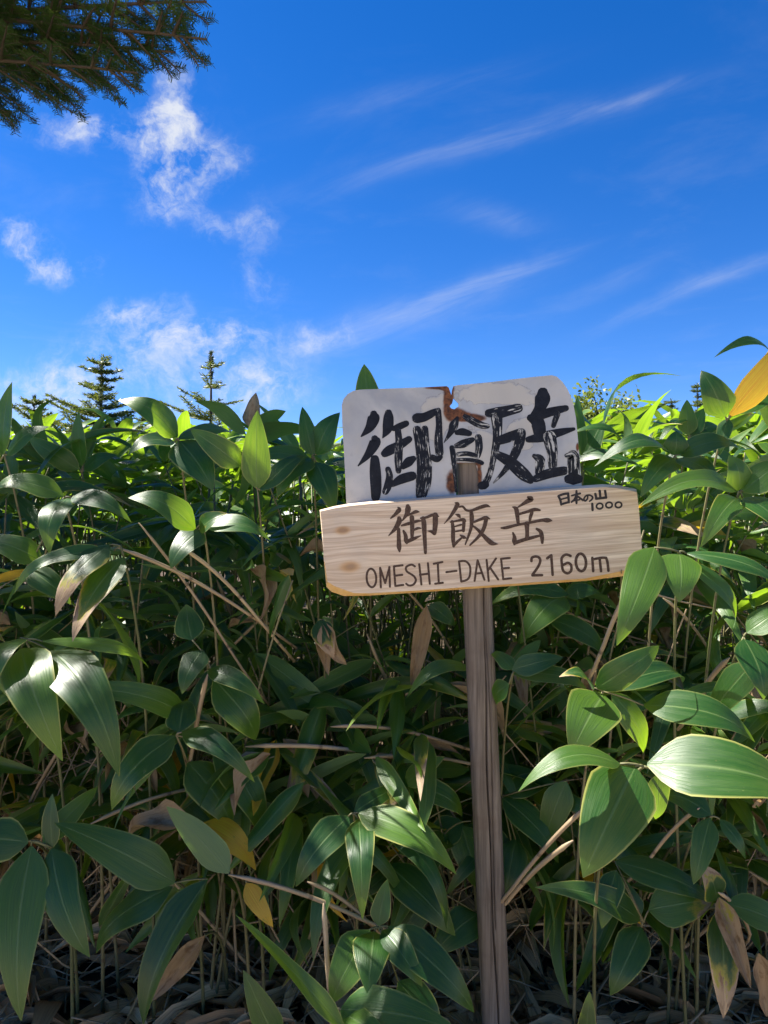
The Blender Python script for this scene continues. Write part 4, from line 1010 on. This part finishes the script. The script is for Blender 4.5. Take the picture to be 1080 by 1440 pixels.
# ------------------------------------------------------------------ near fir tree
def fir_branch(seed, L=1.7, flat=0.25):
    rg = random.Random(seed); wood = MB(); nd = MB()
    def needles(p0, p1, up):
        ax = p1 - p0; l = ax.length; ax = ax / l
        s = ax.cross(up).normalized(); k = max(2, int(l / 0.0027))
        for i in range(k):
            P = p0 + (p1 - p0) * ((i + rg.random()) / k)
            for sg in (-1, 1):
                nl = rg.uniform(0.013, 0.021)
                dv = (s * sg * rg.uniform(0.75, 1.0) + ax * rg.uniform(0.35, 0.75) + up * rg.uniform(-0.15, 0.5)).normalized()
                wv = dv.cross(up).normalized() * 0.00115
                b = len(nd.v)
                nd.v += [P - wv * 0.7, P + wv * 0.7, P + dv * nl + wv * 0.6, P + dv * nl - wv * 0.6]
                nd.f.append((b, b + 1, b + 2, b + 3)); nd.uv.append([(0, 0)] * 4); nd.mi.append(0)
        # end tuft
    def crv(p, dv, l, n, droop, wob):
        pts = [p]; d0 = dv.normalized()
        for i in range(n):
            d0 = (d0 + Vector((rg.uniform(-wob, wob), rg.uniform(-wob, wob), -droop + rg.uniform(-wob, wob) * 0.5))).normalized()
            p = p + d0 * (l / n); pts.append(p)
        return pts
    up = Vector((0, 0, 1))
    main = crv(Vector((0, 0, 0)), Vector((1, 0, 0.10)), L, 14, 0.012, 0.03)
    wood.tube(main, [0.013 * (1 - i / 15) + 0.002 for i in range(15)], 6)
    for i in range(2, 15):
        for sg in (-1, 1):
            for rep in range(2):
                f = (i - rg.random()) / 14; k = min(13, int(f * 14)); P = main[k].lerp(main[k + 1], f * 14 - k)
                prof = min(1.0, f / 0.3) * (1.02 - f) ** 0.75
                l2 = max(0.08, 0.62 * prof * rg.uniform(0.6, 1.1))
                ax = (main[min(k + 1, 14)] - main[max(k - 1, 0)]).normalized()
                side = ax.cross(up).normalized() * sg
                dv = side * rg.uniform(0.8, 1.0) + ax * rg.uniform(0.45, 0.9) + up * rg.uniform(-flat, flat)
                sec = crv(P, dv, l2, 6, 0.03, 0.06)
                wood.tube(sec, [0.0038 * (1 - j / 7) + 0.0011 for j in range(7)], 4, cap=False)
                for j in range(6): needles(sec[j], sec[j + 1], up)
                nt = int(l2 / 0.030)
                for t in range(nt):
                    ff = (t + 0.6) / (nt + 0.3); kk = min(5, int(ff * 6)); Q = sec[kk].lerp(sec[kk + 1], ff * 6 - kk)
                    a2 = (sec[kk + 1] - sec[kk]).normalized(); s2 = a2.cross(up).normalized() * (1 if t % 2 else -1)
                    l3 = max(0.035, l2 * 0.42 * (1.05 - ff) * rg.uniform(0.6, 1.15))
                    ter = crv(Q, s2 * 0.8 + a2 * 0.8 + up * rg.uniform(-0.2, 0.25), l3, 2, 0.03, 0.08)
                    wood.tube(ter, [0.0013, 0.001, 0.0008], 3, cap=False)
                    for j in range(2): needles(ter[j], ter[j + 1], up)
    for i in range(9, 14): needles(main[i], main[i + 1], up)
    a = wood.mesh('fir_branch_wood'); a.materials.append(M['bark'])
    b = nd.mesh('fir_branch_needles', False); b.materials.append(M['needle'])
    return a, b
BR = [fir_branch(s, 1.7, f) for s, f in ((1, 0.25), (2, 0.35), (3, 0.3))]
def near_fir():
    T0 = Vector((-2.5, 2.38, 0)); T0.z = gz(T0.x, T0.y) - 0.05; H = 9.0
    e = empty('fir_tree', T0, 'fir tree whose needled branch hangs into the sky over the thicket', 'tree')
    mb = MB(); pts = [T0 + Vector((0.03 * math.sin(i), 0.03 * math.cos(i * 1.3), H * i / 14)) for i in range(15)]
    mb.tube(pts, [0.13 * (1 - i / 14.5) + 0.012 for i in range(15)], 12)
    link('trunk', mb.mesh('trunk', True, T0), M['bark'], e)
    rg = random.Random(3)
    def put(P, dv, scale, var, rollv=0.0):
        dv = dv.normalized(); s = Vector((0, 0, 1)).cross(dv).normalized(); n = dv.cross(s)
        m4 = Matrix.Identity(4)
        rot = Matrix.Rotation(rollv, 3, dv); s = rot @ s; n = rot @ n
        for k in range(3): m4[k][0], m4[k][1], m4[k][2], m4[k][3] = dv[k] * scale, s[k] * scale, n[k] * scale, (P - T0)[k]
        b = link('branch', BR[var][0], None, e); b.matrix_basis = m4
        f = link('foliage', BR[var][1], None, b); f['kind'] = 'stuff'
    def seen(P, dv, L):
        dv = dv.normalized(); s = Vector((0, 0, 1)).cross(dv).normalized()
        for t in (0.25, 0.4, 0.55, 0.7, 0.85, 1.0):
            for wv in (-0.35, 0, 0.35):
                q = project(P + dv * L * t + s * wv * L * (1 - t * 0.7))
                if q and -30 < q[0] < 1110 and -40 < q[1] < 1450: return True
        return False
    # crown gaps cut so that sunlight reaches these points of the thicket front
    lit = [at(525, 1345, 1.36), at(510, 1215, 1.40), at(868, 1160, 1.02), at(1010, 1085, 1.02), at(880, 935, 1.36), at(615, 958, 1.58), at(657, 975, 1.53), at(390, 1400, 1.22), at(950, 640, 1.6), at(1045, 600, 1.6), at(850, 610, 1.8), at(930, 710, 1.5)]
    def in_gap(P, dv, L):
        dv = dv.normalized()
        for q in lit:
            for t in (0.15, 0.3, 0.45, 0.6, 0.75, 0.9, 1.05):
                X = P + dv * L * t - q
                if (X - SUN * X.dot(SUN)).length < 0.10 + 0.16 * (1 - t): return True
        return False
    # the branch in view
    for (px, py, Y, zo, var, rl) in ((290, -12, 2.10, 2.74, 0, -20), (235, 28, 2.15, 2.74, 1, -14), (160, 70, 2.0, 2.72, 2, -4), (265, -4, 2.0, 2.86, 2, -20), (150, 20, 2.3, 2.80, 1, -8)):
        tip = at(px, py, Y); org = Vector((T0.x, T0.y, zo))
        put(org, tip - org, (tip - org).length / 1.70, var, R(rl))
    for (tx, ty, tz, zo, var, rl) in ((-1.30, 1.25, 2.00, 2.25, 0, 10), (-1.38, 1.70, 2.10, 2.3, 1, 0), (-1.45, 0.85, 1.95, 2.15, 2, -8), (-1.30, 1.45, 2.25, 2.45, 2, 5)):  # unseen low branches added to shade the leaves at the left
        org = Vector((T0.x, T0.y, zo)); tip = Vector((tx, ty, tz)); put(org, tip - org, (tip - org).length / 1.70, var, R(rl))
    z = 2.2
    while z < H - 0.3:
        n = 6; a0 = rg.uniform(0, 6.28); rad = (1.25 if z < 6.0 else 1.25 * (H - z) / (H - 6.0) + 0.15)
        for k in range(n):
            az = a0 + k * 6.28 / n + rg.uniform(-.25, .25); L = rad * rg.uniform(0.8, 1.1)
            P = T0 + Vector((0, 0, z - T0.z + rg.uniform(-.1, .1)))
            dv = Vector((math.cos(az), math.sin(az), rg.uniform(0.05, 0.35)))
            for tr in range(4):
                if not seen(P, dv, L): break
                L *= 0.8
            else: continue
            if L < 0.35 or in_gap(P, dv, L): continue
            put(P, dv, L / 1.7, rg.randrange(3), rg.uniform(-.3, .3))
        z += 0.30 if z < 6.2 else 0.42
near_fir()

# ------------------------------------------------------------------ far trees
def far_fir(px, py_top, Y, hw_px, label, seed, dens=1.0, sparse=False, lean=0.0):
    rg = random.Random(seed); top = at(px, py_top, Y); base = Vector((top.x - lean, Y, gz(top.x, Y) - 0.05)); H = top.z - base.z
    e = empty('fir_tree', base, label, 'tree', None)
    tr = MB(); tp = [base.lerp(top, i / 8) for i in range(9)]; tr.tube(tp, [0.055 * (1 - i / 8.3) + 0.004 for i in range(9)], 6)
    link('trunk', tr.mesh('trunk', True, base), M['bark'], e)
    cr = MB(); sc = Y / F; zmin = 0.25 * H; z = H - (0.20 if sparse else 0.06)
    rmax = hw_px * sc
    def tuft(P, dv, l):
        s = dv.cross(Vector((0, 0, 1)))
        if s.length < 1e-3: s = Vector((1, 0, 0))
        s.normalize()
        for q in range(int(7 * dens)):
            Q = P + dv * l * rg.random(); nd = (dv * rg.uniform(0.3, 0.9) + s * rg.uniform(-1, 1) + Vector((0, 0, rg.uniform(-0.35, 0.6)))).normalized()
            ln = rg.uniform(0.03, 0.06); wv = nd.cross(Vector((rg.uniform(-1, 1), rg.uniform(-1, 1), 0.3))).normalized() * 0.006
            b = len(cr.v); cr.v += [Q - wv, Q + wv, Q + nd * ln + wv * 0.4, Q + nd * ln - wv * 0.4]; cr.face((b, b + 1, b + 2, b + 3))
    for i in range(40 if sparse else 20):
        f = rg.random(); tuft(base + (top - base) * (1 - 0.12 * f), Vector((0, 0, 1)), 0.04)
    while z > zmin:
        f = (H - z) / H; r = rmax * min(1.0, (f / 0.42)) ** (0.9 if sparse else 1.25) + (0.05 if sparse else 0.10)
        a0 = rg.uniform(0, 6.28); nb = 5 if sparse else 7
        for k in range(nb):
            if rg.random() < (0.15 if sparse else 0.28): continue
            az = a0 + k * 6.28 / nb + rg.uniform(-.35, .35); L = r * rg.choice((0.35, 0.6, 0.75, 0.9, 1.0, 1.25)) * rg.uniform(0.85, 1.1)
            P = base + (top - base) * (z / H); dv = Vector((math.cos(az), math.sin(az), rg.uniform(0.05, 0.45))).normalized()
            tr_ = [P + dv * L * t + Vector((0, 0, 0.10 * L * t * t)) for t in (0, .35, .7, 1)]
            cr.tube(tr_, [0.008, 0.006, 0.004, 0.002], 3, 1, cap=False)
            n = max(3, int(L / 0.045))
            for j in range(n):
                t = (j + 0.7) / n; Q = P + dv * L * t + Vector((0, 0, 0.10 * L * t * t))
                tuft(Q, dv, 0.05)
                s = dv.cross(Vector((0, 0, 1))).normalized(); sl = 0.42 * L * (1.1 - t)
                for sg in (-1, 1):
                    d2 = (s * sg + dv * 0.7).normalized()
                    for u in range(max(1, int(sl / 0.06))): tuft(Q + d2 * 0.06 * u, d2, 0.06)
        z -= (0.24 if sparse else 0.105) * rg.uniform(0.8, 1.2)
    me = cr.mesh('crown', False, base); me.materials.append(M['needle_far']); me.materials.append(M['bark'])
    link('crown', me, None, e)
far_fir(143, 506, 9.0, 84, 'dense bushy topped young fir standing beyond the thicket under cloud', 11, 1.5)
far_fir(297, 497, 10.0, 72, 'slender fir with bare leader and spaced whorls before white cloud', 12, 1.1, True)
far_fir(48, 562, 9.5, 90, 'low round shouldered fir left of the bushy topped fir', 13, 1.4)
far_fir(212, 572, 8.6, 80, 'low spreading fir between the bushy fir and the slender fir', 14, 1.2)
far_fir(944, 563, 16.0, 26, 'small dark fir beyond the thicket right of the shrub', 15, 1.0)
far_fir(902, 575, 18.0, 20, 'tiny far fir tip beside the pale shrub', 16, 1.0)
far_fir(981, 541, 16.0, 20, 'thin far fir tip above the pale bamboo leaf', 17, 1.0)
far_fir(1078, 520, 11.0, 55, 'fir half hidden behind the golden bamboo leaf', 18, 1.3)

def shrub(px, py_top, Y, hw_px, label, seed):
    rg = random.Random(seed); top = at(px, py_top, Y); base = Vector((top.x, Y, gz(top.x, Y) - 0.05)); H = top.z - base.z; sc = Y / F
    e = empty('birch_tree', base, label, 'tree'); tr = MB(); cr = MB()
    tr.tube(bez(base, base + Vector((0.05, 0, H * .5)), base + Vector((0, 0, H * .8)), 7), [0.05, .045, .04, .034, .028, .02, .012], 7)
    for b in range(40):
        az = rg.uniform(0, 6.28); f = rg.uniform(0.35, 0.8); P = base + Vector((0, 0, H * f)); r = hw_px * sc * rg.uniform(0.5, 1.0)
        T = P + Vector((math.cos(az) * r, math.sin(az) * r, H * rg.uniform(0.08, 0.30)))
        T.z = min(T.z, top.z - 0.05 * rg.random() - 0.12 * abs(T.x - top.x) / (hw_px * sc))
        ax = bez(P, (P + T) / 2 + Vector((0, 0, .08)), T, 6); tr.tube(ax, [.014, .011, .009, .007, .005, .003], 4, cap=False)
        for c in range(9):
            t = 0.3 + 0.7 * rg.random(); C = ax[0].lerp(T, t) + Vector((rg.gauss(0, .07), rg.gauss(0, .07), rg.gauss(0, .07)))
            for l in range(22):
                Q = C + Vector((rg.gauss(0, .07), rg.gauss(0, .07), rg.gauss(0, .05))); a = Vector((rg.gauss(0, 1), rg.gauss(0, 1), rg.gauss(0, 1))).normalized(); b2 = a.cross(Vector((rg.gauss(0, 1), rg.gauss(0, 1), 1))).normalized()
                s = rg.uniform(0.020, 0.036); i0 = len(cr.v); cr.v += [Q - a * s, Q + b2 * s * .6, Q + a * s, Q - b2 * s * .6]; cr.face((i0, i0 + 1, i0 + 2, i0 + 3))
    link('trunk', tr.mesh('trunk', True, base), M['bark'], e); link('crown', cr.mesh('crown', False, base), M['birch_leaf'], e)
shrub(848, 548, 8.5, 62, 'pale yellow green leafy birch beyond the thicket by the plate', 31)
print('leaves', NLEAF[0])
